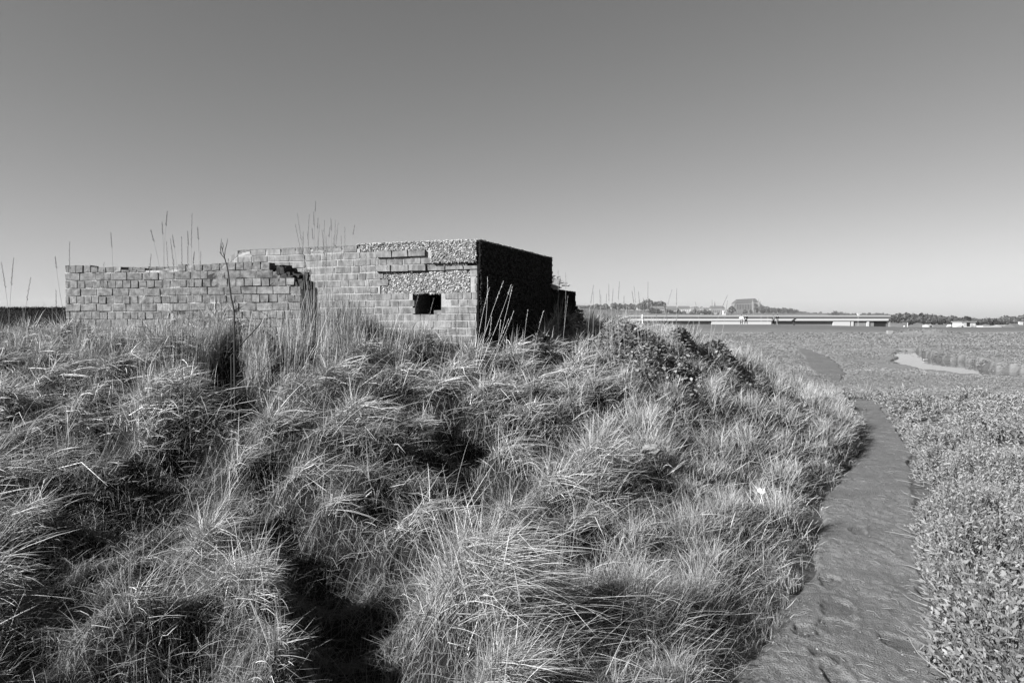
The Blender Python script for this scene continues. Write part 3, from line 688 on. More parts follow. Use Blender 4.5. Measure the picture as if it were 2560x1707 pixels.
# concrete walls behind the skin
cm_ = MB()
panel(cm_, F_, .1, Lf-.004, .9, LOOP[2], .012, .45); panel(cm_, F_, .1, LOOP[0], LOOP[2], LOOP[3], .012, .45)
panel(cm_, F_, LOOP[1], Lf-.004, LOOP[2], LOOP[3], .012, .45); panel(cm_, F_, .1, Lf-.004, LOOP[3], ZP-.004, .012, .45)
cm_.build('concrete_wall', M_CONC, pb_)
pm = MB()
ov = MB(); ov.box((RA[0]+.01, -.022, RA[2]+.012), (Lf-.02, .011, ZP-.006), .5, F_); ov.build('concrete_band', M_CONC, pb_)
pebbles(pm, F_, [(RA[0], Lf-.01, RA[2]-.004, ZP-.01)], 13000, (.004, .012), yoff=-.022); pebbles(pm, F_, [(RB[0], RB[1], RB[2], RB[3]-.01)], 13000, (.005, .016), yoff=.012)
pebbles(pm, F_, [(fx(902), Lf-.02, ZP-.08, ZP+.004)], 12000, yoff=.004)
pebbles(pm, F_, [(fx(757), fx(775), fz(765, 692), fz(765, 676))], 12000, yoff=-.002)
pm.build('exposed_pebbles', M_FLINT, pb_)
# side and rear walls of concrete with shade painted into the colour, roof slab
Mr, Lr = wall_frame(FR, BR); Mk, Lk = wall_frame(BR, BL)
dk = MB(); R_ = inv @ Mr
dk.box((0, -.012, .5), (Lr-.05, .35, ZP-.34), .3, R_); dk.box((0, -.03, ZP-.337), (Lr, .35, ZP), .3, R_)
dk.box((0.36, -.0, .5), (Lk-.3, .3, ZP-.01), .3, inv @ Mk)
dk.build('side_wall', M_WALLSHADE, pb_)
pd = MB(); pebbles(pd, R_, [(0, Lr, ZP-.33, ZP), (0, Lr-.05, 1.3, ZP-.34)], 4500, (.006, .015), yoff=-.03); pd.build('shade_toned_pebbles', M_FLINTSHADE, pb_)  # pebbles darkened to carry the shade of this face
ce = MB(); pebbles(ce, inv @ Mr @ Matrix.Rotation(math.pi/2, 4, 'X') @ Matrix.Rotation(0, 4, 'Z') , [], 0)
for _ in range(900):
    x = random.uniform(0, Lr); c0 = Vector((x, -.03+random.uniform(-.006, .02), ZP+random.uniform(-.006, .008))); r = random.uniform(.006, .014)
    ce.add([R_ @ (c0+Vector(p)*r) for p in ((1.3,0,0),(-1.3,0,0),(0,1,0),(0,-1,0),(0,0,.8),(0,0,-.8))], [(0,2,4),(2,1,4),(1,3,4),(3,0,4),(2,0,5),(1,2,5),(3,1,5),(0,3,5)], random.random())
for _ in range(900):
    x = random.uniform(fx(890), Lf); c0 = Vector((x, random.uniform(-.005, .05), ZP+random.uniform(-.006, .010))); r = random.uniform(.006, .014)
    ce.add([F_ @ (c0+Vector(p)*r) for p in ((1.3,0,0),(-1.3,0,0),(0,1,0),(0,-1,0),(0,0,.8),(0,0,-.8))], [(0,2,4),(2,1,4),(1,3,4),(3,0,4),(2,0,5),(1,2,5),(3,1,5),(0,3,5)], random.random())
ce.build('edge_pebbles', M_FLINT, pb_)
rf = MB(); ins = .02
pl = [Vector((*p, 0)) for p in (FL, FR, BR, (-1.4, 10.9), BL)]; cen = sum(pl, Vector())/5
pl = [p + (cen-p).normalized()*ins for p in pl]
vs = [inv @ Vector((p.x, p.y, ZP-.12)) for p in pl] + [inv @ Vector((p.x, p.y, ZP-.006)) for p in pl]
rf.add(vs, [tuple(range(5))[::-1], tuple(range(5, 10))]+[(i, (i+1) % 5, (i+1) % 5+5, i+5) for i in range(5)], .5)
rf.build('roof_slab', M_CONC, pb_)
# brick stub in the loophole corner
sb = MB(); sb.box((fx(1080), .04, LOOP[2]), (LOOP[1]-.003, .2, LOOP[2]+.058), .3, F_, jit=.006); sb.build('sill_brick', M_BRICK, pb_)

# rear blast wall with rubble on top
A2 = (.49, 9.42); B2 = (1.07, 11.05); Mb, Lb = wall_frame(A2, B2); ZR = 2.09
w2 = empty('brick_wall', (A2[0], A2[1], 1.0), 'dark broken brick wall with rubble on top behind the pillbox corner', 'wall')
inv2 = Matrix.Translation(-Vector(w2.location))
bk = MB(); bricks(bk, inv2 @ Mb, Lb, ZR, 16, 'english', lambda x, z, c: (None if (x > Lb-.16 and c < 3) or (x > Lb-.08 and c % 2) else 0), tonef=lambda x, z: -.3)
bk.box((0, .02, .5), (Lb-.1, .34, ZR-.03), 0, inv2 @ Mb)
bk.build('brickwork', M_WALLSHADE, w2)  # shade of the rear wall is painted into the brick colour
rb = MB()
def rub(u, v, w, h, t, d=9.7):
    p = P(u, v, d); s = d/F
    rb.box(tuple(inv2 @ (p - Vector((w*s/2, .05, h*s/2)))), tuple(inv2 @ (p + Vector((w*s/2, .12, h*s/2)))), t, None, jit=.012)
for u, v, w, h, t in [(1374,701,9,9,.7),(1382,701,9,8,.3),(1392,703,14,9,.5),(1404,704,9,7,.3),(1378,711,12,9,.8),(1390,713,12,9,.5),(1401,712,12,8,.6),(1412,711,12,8,.5),(1377,720,12,9,.9),(1389,721,14,8,.7),(1400,717,10,7,.6),(1386,693,11,7,.35),(1396,695,8,8,.4),(1420,714,8,6,.5),(1378,692,6,6,.4),(1370,706,8,26,.6)]:
    rub(u, v, w, h, t)
rb.build('rubble', M_MORTAR, w2)
# ------------------------------------------------------------ tall seeding stalks standing up out of the grass
def bez(p0, p1, bend, n=10):
    mid = (p0+p1)/2 + bend; return [(1-t)**2*p0 + 2*t*(1-t)*mid + t*t*p1 for t in [k/n for k in range(n+1)]]
def stalks(name, label, d, base_uv, tips, group, head=.26, thick=.0015, spread=10, mat_s=M_STALK, mat_h=M_SEED, bend=.07, jd=.15, tone=.4):
    bx0, by0 = hit(*base_uv, .05) if d is None else (ray(*base_uv).x*d, d)
    z0 = float(H(bx0, by0)); root = empty(name, (bx0, by0, z0), label, 'grass', group); o = Vector((bx0, by0, z0))
    for t in tips:
        u, v = t[:2]; dd = by0 + random.uniform(-jd, jd)
        tip = P(u, v, dd)
        if len(t) > 2: p0 = P(t[2], base_uv[1], by0)
        else: p0 = P(u + (base_uv[0]-u)*random.uniform(.25, .8) + random.uniform(-spread, spread), base_uv[1], by0)
        p0.z = float(H(p0.x, p0.y)) - .02
        pts_ = bez(p0, tip, Vector((random.uniform(-bend, bend), random.uniform(-bend, bend), 0)))
        s = MB(); s.tube([p-o for p in pts_], [thick*(1.25-.06*k) for k in range(11)], 4, tone); st = s.build('stem', mat_s, root)
        L = (tip-p0).length; hl = min(head*L, random.uniform(.09, .16)); h = MB()
        seg_ = []
        acc = 0; k = 10
        while k > 0 and acc < hl: seg_.append(pts_[k]); acc += (pts_[k]-pts_[k-1]).length; k -= 1
        seg_.append(pts_[k]); seg_ = seg_[::-1]
        # spikelets along the last stretch
        a0, a1 = seg_[0], seg_[-1]
        if acc > hl: a0 = seg_[0] + (seg_[1]-seg_[0]).normalized()*(acc-hl)
        nS = max(6, int(hl/.008))
        for i in range(nS):
            f = i/nS; c0 = a0.lerp(a1, f)
            if len(seg_) > 2:
                g = f*(len(seg_)-1); j = min(int(g), len(seg_)-2); c0 = seg_[j].lerp(seg_[j+1], g-j)
            an = i*2.4; dv = (a1-a0).normalized(); sd = dv.orthogonal().normalized(); sd.rotate(Matrix.Rotation(an, 3, dv))
            e = c0 + dv*.015 + sd*.006*(1-.6*f); h.tube([c0-o, (c0+e)/2-o+sd*.001, e-o], [.0016, .0030*(1-.4*f), .0005], 4, random.random())
        h.build('seed_head', mat_h, st)
    return root
GR = 'tall seeding grass stalks standing against the sky'
stalks('tall_grass', 'two tall upright stalks at the far edge of the dark bank, outermost in the picture', 5.3, (15, 850), [(3, 655), (34, 645), (77, 693, 40)], GR)
stalks('tall_grass', 'thin stalks leaning away from the near end of the brick wall', 5.6, (175, 850), [(140, 725, 150), (138, 642, 200), (174, 604, 205)], GR)
stalks('tall_grass', 'single thin crooked stalk rising over the low part of the brick wall', 5.8, (275, 860), [(277, 582, 270), (260, 655, 262)], GR)
stalks('tall_grass', 'cluster of tall seed heads rising above the middle of the low brick wall', 5.6, (450, 860),
       [(378, 635, 345), (377, 575, 418), (418, 529, 412), (405, 555, 430), (416, 604, 435), (426, 596), (431, 587, 455), (454, 592), (469, 579), (480, 534, 482), (494, 568), (469, 616), (502, 628), (486, 630), (435, 647)], GR)
stalks('tall_grass', 'dense sheaf of tall grass with seed heads beside the broken wall end', 6.2, (800, 870),
       [(789, 503, 785), (743, 533, 790), (773, 536), (738, 560, 790), (811, 550), (827, 547), (838, 550), (845, 557), (887, 562, 850), (862, 567), (853, 590), (825, 568), (757, 630, 790), (819, 613), (780, 570), (795, 545), (768, 580), (805, 575), (758, 580), (815, 590), (784, 530), (799, 560), (835, 590)], GR, spread=26)
stalks('tall_grass', 'thin stalks in front of the loophole and brick skin', 6.0, (950, 880), [(900, 620), (915, 622), (968, 656), (921, 700), (1010, 700), (1033, 660), (1142, 665, 1090), (1055, 710), (940, 640), (1085, 745, 1050)], GR, spread=22)
GB = 'pale stalks lit against the black side wall'
stalks('tall_grass', 'bundle of bright stalks bending right across the black side wall', 6.2, (1190, 860), [(1219, 691, 1187), (1224, 718, 1190), (1259, 702, 1180), (1278, 712, 1178), (1272, 797, 1185), (1229, 791, 1185), (1285, 776, 1200), (1281, 716, 1215)], GB, mat_s=M_STRAW, mat_h=M_STRAW, thick=.0016, tone=.7, bend=.12)
stalks('tall_grass', 'two bright stalks standing alone at the foot of the black side wall', 6.6, (1322, 850), [(1320, 774, 1308), (1359, 777, 1328), (1252, 800, 1250)], GB, mat_s=M_STRAW, mat_h=M_STRAW, thick=.0014, tone=.6)
stalks('tall_grass', 'slender stalks in front of the rubble topped rear wall', 7.6, (1395, 850), [(1395, 672, 1395), (1414, 681, 1402), (1420, 740, 1404), (1388, 760)], GR)
GS = 'sparse slender stalks along the crest of the mound'
stalks('tall_grass', 'hooked thin stalks just right of the dark rear wall', 7.3, (1480, 850), [(1484, 713, 1473), (1483, 728, 1476), (1499, 724, 1483), (1502, 736, 1478)], GS)
stalks('tall_grass', 'tallest slender stalks on the crest above the brambles', 7.3, (1545, 850), [(1522, 710), (1533, 722), (1549, 704, 1556), (1516, 735), (1560, 740), (1540, 770)], GS)
stalks('tall_grass', 'faint stalks over the big round tree clump', 7.4, (1605, 850), [(1585, 715), (1596, 728), (1620, 705, 1621), (1580, 728), (1608, 745)], GS)
stalks('tall_grass', 'leaning stalks over the left end of the long low building', 7.6, (1660, 860), [(1680, 723, 1645), (1692, 721, 1700), (1640, 760), (1700, 775), (1666, 780)], GS)
stalks('tall_grass', 'last few stalks on the crest below the small chapel spire', 8.0, (1770, 870), [(1738, 755, 1745), (1819, 738, 1770), (1819, 751, 1790), (1780, 750, 1765), (1850, 815, 1800), (1835, 830, 1790)], GS)

# bare sapling
sp = P(586, 881, 5.3); spz = float(H(sp.x, sp.y)); so = Vector((sp.x, sp.y, spz))
sap = empty('bare_sapling', so, 'leafless dark forked sapling standing before the low brick wall', 'sapling')
s = MB(); T = lambda u, v: P(u, v, 5.3) - so
s.tube([Vector((0, 0, -.05)), T(586, 881), T(586, 830), T(586, 786), T(583, 765), T(578, 745), T(574, 715), T(571, 684), T(567, 663), T(561, 643)], [.0085, .008, .0075, .007, .0068, .0063, .006, .0052, .0045, .004], 7); s.build('stem', M_DARKTWIG, sap)
for br in ([(561, 643), (556, 625), (552, 612), (554, 597)], [(561, 643), (563, 625), (567, 610), (569, 597)], [(563, 648), (553, 636), (549, 630)], [(556, 625), (558, 615), (556, 606)], [(553, 636), (551, 622), (553, 610)]):
    s = MB(); s.tube([T(*q) for q in br], [.0032, .0028, .0024, .0012][:len(br)], 5); s.build('branch', M_DARKTWIG, sap)
sp = P(578, 888, 5.2); so2 = Vector((sp.x, sp.y, float(H(sp.x, sp.y))))
s = MB(); T2 = lambda u, v: P(u, v, 5.2) - so2
s.tube([Vector((0, 0, -.03)), T2(578, 888), T2(605, 858), T2(632, 830), T2(648, 812), T2(655, 801)], [.006, .0055, .005, .0045, .004, .002], 6)
o = s.build('dead_twig', M_DARKTWIG); o.location = so2; tag(o, 'dark slanting twig at the foot of the bare sapling', 'twig')

# ------------------------------------------------------------ brambles
def bramble(label, u, v, ru, d, n, h=.28, name='bramble'):
    c0 = P(u, v, d); z0 = float(H(c0.x, c0.y)); rt_ = empty(name, (c0.x, c0.y, z0), label, 'bramble', None)
    r = ru/F*d
    x = c0.x + RNG.normal(0, .45, n)*r; y = c0.y + RNG.normal(0, .5, n)*r*.9
    top = h*(.55+.9*fbm(x*4, y*4, 9))*np.exp(-(((x-c0.x)/(r*1.1))**2+((y-c0.y)/(r*1.1))**2))
    z = np.maximum(H(x, y), z0-.3) + RNG.uniform(.35, 1, n)*top + .1
    t = RNG.uniform(.6, 1.9, n)
    o = blades('leaves', np.stack([x-c0.x, y-c0.y, z-z0], -1), RNG.uniform(0, 6.28, n), t, t+RNG.uniform(0, .7, n), RNG.uniform(.03, .06, n), RNG.uniform(.022, .038, n), RNG.uniform(0, 1, n), M_LEAF, nseg=4, prof='leaf', floor=False, parent=rt_, twist=RNG.uniform(-.5, .5, n))
    for k in range(9):
        a = random.uniform(0, 6.28); s = MB(); q0 = Vector((0, 0, .02)); e = Vector((math.cos(a)*r*.8, math.sin(a)*r*.8, .1)); e.z = float(H(c0.x+e.x, c0.y+e.y))-z0+.1
        s.tube(bez(q0, e, Vector((0, 0, h*1.3)), 7), .0025, 4, .5); s.build('stem', M_TWIG, rt_)
    return rt_
bramble('broad dark bramble patch sprawling over the crest of the mound', 1590, 850, 110, 7.6, 1400, .16)
bramble('upright dark bramble clump below the white panel of the long building', 1712, 838, 36, 7.9, 600, .24)
bramble('bramble tangle at the right shoulder of the mound', 1815, 885, 52, 8.1, 800, .18)
bramble('low bramble spreading down the mound beneath the crest patch', 1640, 925, 100, 7.1, 1200, .14)
bramble('small bramble at the foot of the black side wall', 1350, 835, 26, 7.2, 500, .2)
bramble('bramble bush against the dark rear wall', 1415, 815, 30, 8.2, 600, .2)
bramble('tiny outermost bramble sprig just past the dark rear wall', 1450, 810, 14, 8.3, 220, .28)

# litter, stone
def crumple(name, u, v, size, mat_, label, cat_, lift=.12):
    x, y = hit(u, v, lift); z = float(H(x, y)) + lift*.9
    bm = bmesh.new(); bmesh.ops.create_icosphere(bm, subdivisions=3, radius=1)
    for q in bm.verts:
        n_ = float(fbm(q.co.x*2.5+5, q.co.y*2.5+q.co.z*2.7, 3))-.5; q.co *= 1+(2.4 if 'paper' in name else .8)*n_; q.co.x *= size; q.co.y *= size*.8; q.co.z *= size*.5
    me = bpy.data.meshes.new(name); bm.to_mesh(me); bm.free(); me.materials.append(mat_); o = bpy.data.objects.new(name, me); COL.objects.link(o); o.location = (x, y, z)
    return tag(o, label, cat_)
x, y = hit(1903, 1233, .15); z = float(H(x, y))+.14; a_, b_ = np.meshgrid(np.linspace(-.036, .036, 11), np.linspace(-.024, .024, 9))
zz = .05*(fbm(a_*34+3, b_*34, 7, 3)-.5)+ .5*b_; a_ = a_ + .04*(fbm(a_*30, b_*30, 9, 2)-.5); i_ = np.arange(99).reshape(9, 11)
o = npmesh('crumpled_paper', np.stack([a_, b_, zz], -1).reshape(-1, 3), np.stack([i_[:-1, :-1], i_[:-1, 1:], i_[1:, 1:], i_[1:, :-1]], -1).reshape(-1, 4), M_PAPER)
md = o.modifiers.new('thickness', 'SOLIDIFY'); md.thickness = .0008; o.location = (x, y, z); tag(o, 'crumpled white paper litter caught in the grass near the path', 'litter')
crumple('stone', 1627, 1143, .075, M_STONE, 'pale smooth stone half hidden in the grass on the mound', 'stone', .2)

exec_far = True
# ------------------------------------------------------------ far things
def tree_mesh(seed, mat_, n=520, spread=1.0, leaf=.09):
    r_ = np.random.default_rng(seed)
    k = 9; cc_ = np.stack([r_.normal(0, .26, k), r_.normal(0, .26, k), r_.uniform(.42, .82, k)], -1); rad = r_.uniform(.14, .26, k)
    i = r_.integers(0, k, n); v = r_.normal(0, 1, (n, 3)); v /= np.linalg.norm(v, axis=1)[:, None]
    p = cc_[i] + v*(rad[i]*r_.uniform(.55, 1.05, n)**.6)[:, None]
    a = r_.normal(0, 1, (n, 3)); a /= np.linalg.norm(a, axis=1)[:, None]; b = np.cross(a, v); b /= np.linalg.norm(b, axis=1)[:, None]
    s = r_.uniform(.5, 1.1, n)[:, None]*leaf
    V = np.stack([p-a*s-b*s, p+a*s-b*s*.6, p+a*s*.8+b*s, p-a*s*.7+b*s], 1).reshape(-1, 3)
    Fq = np.arange(4*n).reshape(n, 4); return V, Fq, np.repeat(r_.uniform(0, 1, n), 4)
protos = {}
def tree(u, vb, vt, d, label, dark=False, wide=1.0, name='tree', group=None, shrub=False, zb=None):
    key = (dark, random.randrange(3), shrub)
    hgt = (vb-vt)/F*d; b0 = P(u, vb, d); 
    if key not in protos:
        V, Fq, tn = tree_mesh(key[1]*3+7+dark, None)
        if shrub: V[:, 2] = (V[:, 2]-.25)*1.3
        m = npmesh('crown', V, Fq, M_TREED if dark else M_TREE, tone=tn)
        t = MB(); t.tube([(0, 0, -.05), (.01, 0, .3), (.03, .01, .65)], [.035, .028, .012], 6)
        for a in (0, 2.1, 4.2): t.tube([(.01, 0, .3), (math.cos(a)*.18, math.sin(a)*.18, .6)], [.018, .006], 5)
        tr_ = t.build('trunk', M_BARK); COL.objects.unlink(m); COL.objects.unlink(tr_); protos[key] = (m, tr_)
    root = empty(name, (b0.x, b0.y, b0.z), label, 'shrub' if shrub else 'tree', group); root.scale = (hgt*wide, hgt*wide, hgt); root.rotation_euler.z = random.uniform(0, 6)
    for pr in protos[key]:
        c = pr.copy(); COL.objects.link(c); c.parent = root
    return root
def wood(name, label, spec, d0, mat_, hw=1.0):
    """one far wooded mass: spec = list of (u, v_base, v_top)"""
    Vs, Fs, Ts = [], [], []; b = 0
    us = [s[0] for s in spec]
    for u in np.arange(us[0], us[-1], 5.5):
        vb = np.interp(u, us, [s[1] for s in spec]); vt = np.interp(u, us, [s[2] for s in spec]) + random.uniform(-2.5, 2.5)
        d = d0*random.uniform(.94, 1.06); h = (vb-vt)/F*d; p = P(u+random.uniform(-2, 2), vb, d)
        V, Fq, tn = tree_mesh(random.randrange(9999), None, 260, leaf=.08); V = V*np.array([max(h, 9/F*d)*1.1, h, h*1.12]) + np.array(p); Vs.append(V); Fs.append(Fq+b); Ts.append(tn*random.uniform(.4, 1)); b += len(V)
    tag(npmesh(name, np.concatenate(Vs), np.concatenate(Fs), mat_, tone=np.concatenate(Ts)), label, 'woodland', kind='stuff')
wood('woodland', 'far grey wooded slope right of the large chapel', [(1903,788,768),(1925,788,772),(1945,788,771),(1975,788,773),(2000,788,780),(2060,789,783),(2100,790,785)], 1750, M_TREE)
wood('woodland', 'leafless woodland band behind the right end of the long building', [(2215,812,789),(2240,814,787),(2290,816,788),(2320,816,788),(2340,816,791),(2400,816,796),(2450,816,799),(2490,816,799),(2520,818,793),(2570,820,792),(2700,820,790)], 700, M_TREE)
wood('woodland', 'thin row of trees on the ridge behind the low roof', [(2075,792,783),(2100,792,780),(2115,792,785),(2190,792,784),(2215,792,783)], 1500, M_TREE)
for i, (u, vb, vt, wd, lb) in enumerate([(1461,777,766,1.6,'hedge tree nearest the dark rear wall'),(1475,778,765,1.5,'second low tree of the hill hedge line'),(1490,779,762,1.2,'rounded tree in the hill hedge line'),(1503,779,763,1.2,'tree in the hedge line with a broad crown'),(1517,780,762,1.1,'tree mid hedge line below the open hilltop'),
    (1532,780,760,1.1,'tallest tree at the middle of the hill hedge line'),(1546,780,761,1.1,'tree at the end of the hill hedge line'),(1562,780,762,1.0,'tree past the gap in the hill hedge line'),(1574,780,761,.9,'slim tree between the gap and the big clump'),(1586,780,763,.9,'small tree beside the big dark clump')]):
    tree(u, vb, vt-2, 1500, lb, wide=wd, group='trees along the hill hedge')
for u, vt, lb in [(1597,762,'sloping low side tree of the big round clump'),(1607,756,'mid height tree in the big round clump'),(1618,753,'tall tree in the big round clump'),(1627,752,'highest tree of the big round clump'),(1642,758,'tree standing behind the white rooftop'),(1650,757,'slim tree right of the big round clump')]:
    tree(u, 781, vt-3, 1480, lb, wide=.95, group='trees of the big round clump')
for u, vb, vt, wd, lb in [(1633,790,772,1.1,'dark tree in front of the pale school wing'),(1645,790,774,1,'second dark tree before the school wing'),(1676,790,776,.9,'very dark conifer by the school buildings'),(1690,790,778,1.2,'dark rounded tree under the long slate roof'),(1712,790,779,1.1,'bushy tree under the gabled houses'),(1727,790,780,1.1,'bushy tree left of the pointed gable'),(1748,790,777,1.2,'broad tree between gable and small chapel'),(1765,790,777,1.1,'dark tree before the small chapel'),(1780,790,781,1,'low tree at the foot of the small chapel'),(1797,790,783,1,'lowest shrub like tree by the small chapel'),
    (1824,788,768,1.0,'round tree between the two chapels'),(1831,788,774,.8,'small tree tight against the large chapel'),(1863,788,776,.8,'tree before the nave of the large chapel'),(1875,789,777,.7,'pointed tree before the chapel end'),(1905,788,766,.8,'pale tree right behind the large chapel'),(1907,788,776,.7,'near black tree at the chapel foot')]:
    tree(u, vb, vt-2, 1420, lb, dark=('dark' in lb or 'black' in lb), wide=wd, group='trees around the school')
for u, vb, vt, d, lb in [(2273,815,806,330,'small dark bush by the thin white post'),(2334,816,801,360,'dark hooked tree beside the white shed'),(2352,817,800,380,'large round bush right of the white shed'),(2392,817,804,340,'black bush left of the stilt house'),(2448,818,804,340,'black bush right of the stilt house'),(2421,806,791,600,'domed tree rising behind the stilt house'),(2480,820,800,400,'tall dark tree behind the pale cabin'),(2493,822,802,420,'second dark tree right of the pale cabin'),(2504,818,804,430,'small round tree among the white roofs')]:
    tree(u, vb, vt-1, d, lb, dark=True, wide=.9)
tree(2255, 835, 826, 80, 'low dark shrub beside the pale concrete block on the marsh', dark=True, wide=1.5, name='shrub', shrub=True)

def fbox(root, name, u0, u1, v0, v1, d, dep, m, y0=0, parent=None):
    """box seen between pixel columns/rows at distance d, front at d+y0, depth dep"""
    a = P(u0, v1, d); b = P(u1, v0, d); o = Vector(root.location); s = MB()
    s.box(tuple(Vector((a.x, d+y0, a.z))-o), tuple(Vector((b.x, d+y0+dep, b.z))-o), .5)
    return s.build(name, m, parent or root)
def house(name, label, u0, u1, ve, vb, vr, d, dep, wallm, roofm, nwin=3, cat_='house', group=None, gable=False, wmat=None):
    b = P((u0+u1)/2, vb, d); root = empty(name, b, label, cat_, group)
    w = fbox(root, 'wall', u0, u1, ve, vb, d, dep, wallm)
    hw = (u1-u0)/2/F*d; ze = (vb-ve)/F*d; zr = (vb-vr)/F*d; r = MB(); e = .04*hw+.15
    if gable:  # ridge runs away from the viewer
        vs = [(-hw-e, -e, ze), (0, -e, zr), (hw+e, -e, ze), (-hw-e, dep+e, ze), (0, dep+e, zr), (hw+e, dep+e, ze)]
        r.add(vs, [(0, 1, 4, 3), (1, 2, 5, 4), (0, 3, 5, 2)]); r.build('roof', roofm, root)
        g = MB(); g.add([(-hw, 0, ze), (hw, 0, ze), (0, 0, zr-.1*(zr-ze)), (-hw, .3, ze), (hw, .3, ze), (0, .3, zr-.1*(zr-ze))], [(0, 1, 2), (5, 4, 3), (0, 2, 5, 3), (1, 4, 5, 2)]); g.build('gable', wallm, root)
    else:
        vs = [(-hw-e, -e, ze), (hw+e, -e, ze), (hw+e, dep+e, ze), (-hw-e, dep+e, ze), (-hw*.92, dep/2, zr), (hw*.92, dep/2, zr)]
        r.add(vs, [(0, 1, 5, 4), (2, 3, 4, 5), (3, 0, 4), (1, 2, 5), (3, 2, 1, 0)]); r.build('roof', roofm, root)
    for i in range(nwin):
        x = -hw + 2*hw*(i+.5)/nwin; s = MB(); ww = min(hw/nwin*.5, .9)
        s.box((x-ww, -.12, ze*.35), (x+ww, .05, ze*.75)); s.build('window', wmat or M_GLASS, root)
    return root
# school on the hill
G_S = 'school buildings on the hill'
house('school_building', 'pale walled school wing behind the big dark trees', 1626, 1662, 772, 786, 765, 1460, 14, M_STONE, M_ROOF, 6, 'building', G_S)
house('school_building', 'long dark roofed school block with white dormers', 1662, 1694, 773, 787, 765, 1465, 14, M_GREY, M_ROOF, 5, 'building', G_S, wmat=M_PAINT)
house('school_building', 'school block with a row of small white windows', 1696, 1726, 771, 784, 765, 1470, 14, M_STONE, M_ROOF, 6, 'building', G_S, wmat=M_PAINT)
house('school_building', 'bright gabled school house beside the long slate roof', 1728, 1736, 771, 784, 767, 1455, 14, M_STONE, M_ROOF, 2, 'building', G_S, gable=True)
house('school_building', 'tall pale school house with steep slate roof', 1736, 1748, 772, 784, 766, 1458, 14, M_STONE, M_ROOF, 3, 'building', G_S)
house('school_building', 'narrow pointed gable house in the middle of the school', 1751, 1760, 772, 786, 766, 1450, 12, M_STONE, M_ROOF, 2, 'building', G_S, gable=True)
house('school_building', 'low slate roofed link building before the small chapel', 1760, 1777, 774, 786, 769, 1462, 12, M_STONE, M_ROOF, 4, 'building', G_S)
house('school_building', 'small bright white block beside the small chapel', 1808.5, 1815, 776, 787.5, 775, 1440, 12, M_PAINT, M_ROOF, 1, 'building', G_S)
sm = house('chapel', 'small chapel with a thin spire on its slate roof', 1777, 1812, 771, 787, 764.5, 1450, 16, M_STONE, M_ROOF, 7, 'chapel')
s = MB(); k = 1450/F; zb_ = 21.5*k; xo = (1789.5-1794.5)*k
s.tube([(xo, 8, zb_), (xo, 8, zb_+4*k), (xo, 8, zb_+13.5*k)], [1.5*k, 1.5*k, .12*k], 8); s.build('spire', M_ROOF, sm)
# large chapel (nave with clerestory, aisle, buttresses, steep roof)
M_CW = mat('leaded_window', .03, .05); M_CST = mat('weathered_stone', .08, .15, scale=.25, noise=.9); M_CRF = mat('lead_roof', .03, .06, scale=.2); cd = 1850.; k = cd/F; cb = P(1868, 790, cd); ch = empty('large_chapel', cb, 'huge gothic stone chapel with rows of tall windows on the hill', 'chapel')
X = lambda u: (u-1868)*k; Z = lambda v: (790-v)*k
s = MB(); s.box((X(1837), 0, 0), (X(1899.5), 30, Z(758.5))); s.build('nave_wall', M_CST, ch)
s = MB(); s.box((X(1834.5), -9, -3), (X(1879), -.2, Z(774.5))); s.build('aisle', M_CST, ch)
s = MB(); s.add([(X(1837), -.6, Z(758.3)), (X(1898.5), -.6, Z(757)), (X(1898.5), 31, Z(757)), (X(1837), 31, Z(758.3)), (X(1844.5), 15, Z(748)), (X(1892.5), 15, Z(745.5))], [(0, 1, 5, 4), (2, 3, 4, 5), (3, 0, 4), (1, 2, 5), (3, 2, 1, 0)]); s.build('roof', M_CRF, ch)
for i in range(10):
    u = 1839.3 + i*3.95; s = MB(); w = .7
    s.add([(X(u-w), -.25, Z(772)), (X(u+w), -.25, Z(772)), (X(u+w), -.25, Z(763)), (X(u), -.25, Z(761)), (X(u-w), -.25, Z(763)), (X(u-w), .1, Z(772)), (X(u+w), .1, Z(772)), (X(u+w), .1, Z(763)), (X(u), .1, Z(761)), (X(u-w), .1, Z(763))], [(0, 1, 2, 3, 4), (5, 9, 8, 7, 6), (0, 5, 6, 1), (1, 6, 7, 2), (2, 7, 8, 3), (3, 8, 9, 4), (4, 9, 5, 0)]); s.build('window', M_CW, ch)
    s = MB(); ub = u+1.97; s.box((X(ub-.5), -2.2, Z(774)), (X(ub+.5), -.01, Z(759.5))); s.build('buttress', M_CST, ch)
for i in range(9):
    u = 1836.5 + i*4.6; s = MB(); s.box((X(u-.55), -10.5, -3), (X(u+.55), -9.05, Z(776))); s.build('buttress', M_CST, ch)
for u, vt, w in [(1880.5, 745.5, 1.5), (1884.6, 756, .8), (1895.5, 746, 1.1), (1899.6, 751, 1.2), (1835.3, 754, .8), (1839, 747, .5)]:
    s = MB(); s.box((X(u-w), -11 if u > 1878 else -1, -3), (X(u+w), 0, Z(vt+9))); s.tube([(X(u), -2, Z(vt+9.2)), (X(u), -2, Z(vt))], [w*k*.9, .1], 4); s.build('pinnacle', M_CST, ch)
for u in (1889.6,):
    s = MB(); s.box((X(u-2.6), -.3, Z(780)), (X(u+2.6), .05, Z(762))); s.build('window', mat('end_window', .16, .2), ch)
s = MB(); s.box((X(1834), -14, -8), (X(1902), 30, -2.9)); s.build('terrace', M_CST, ch)

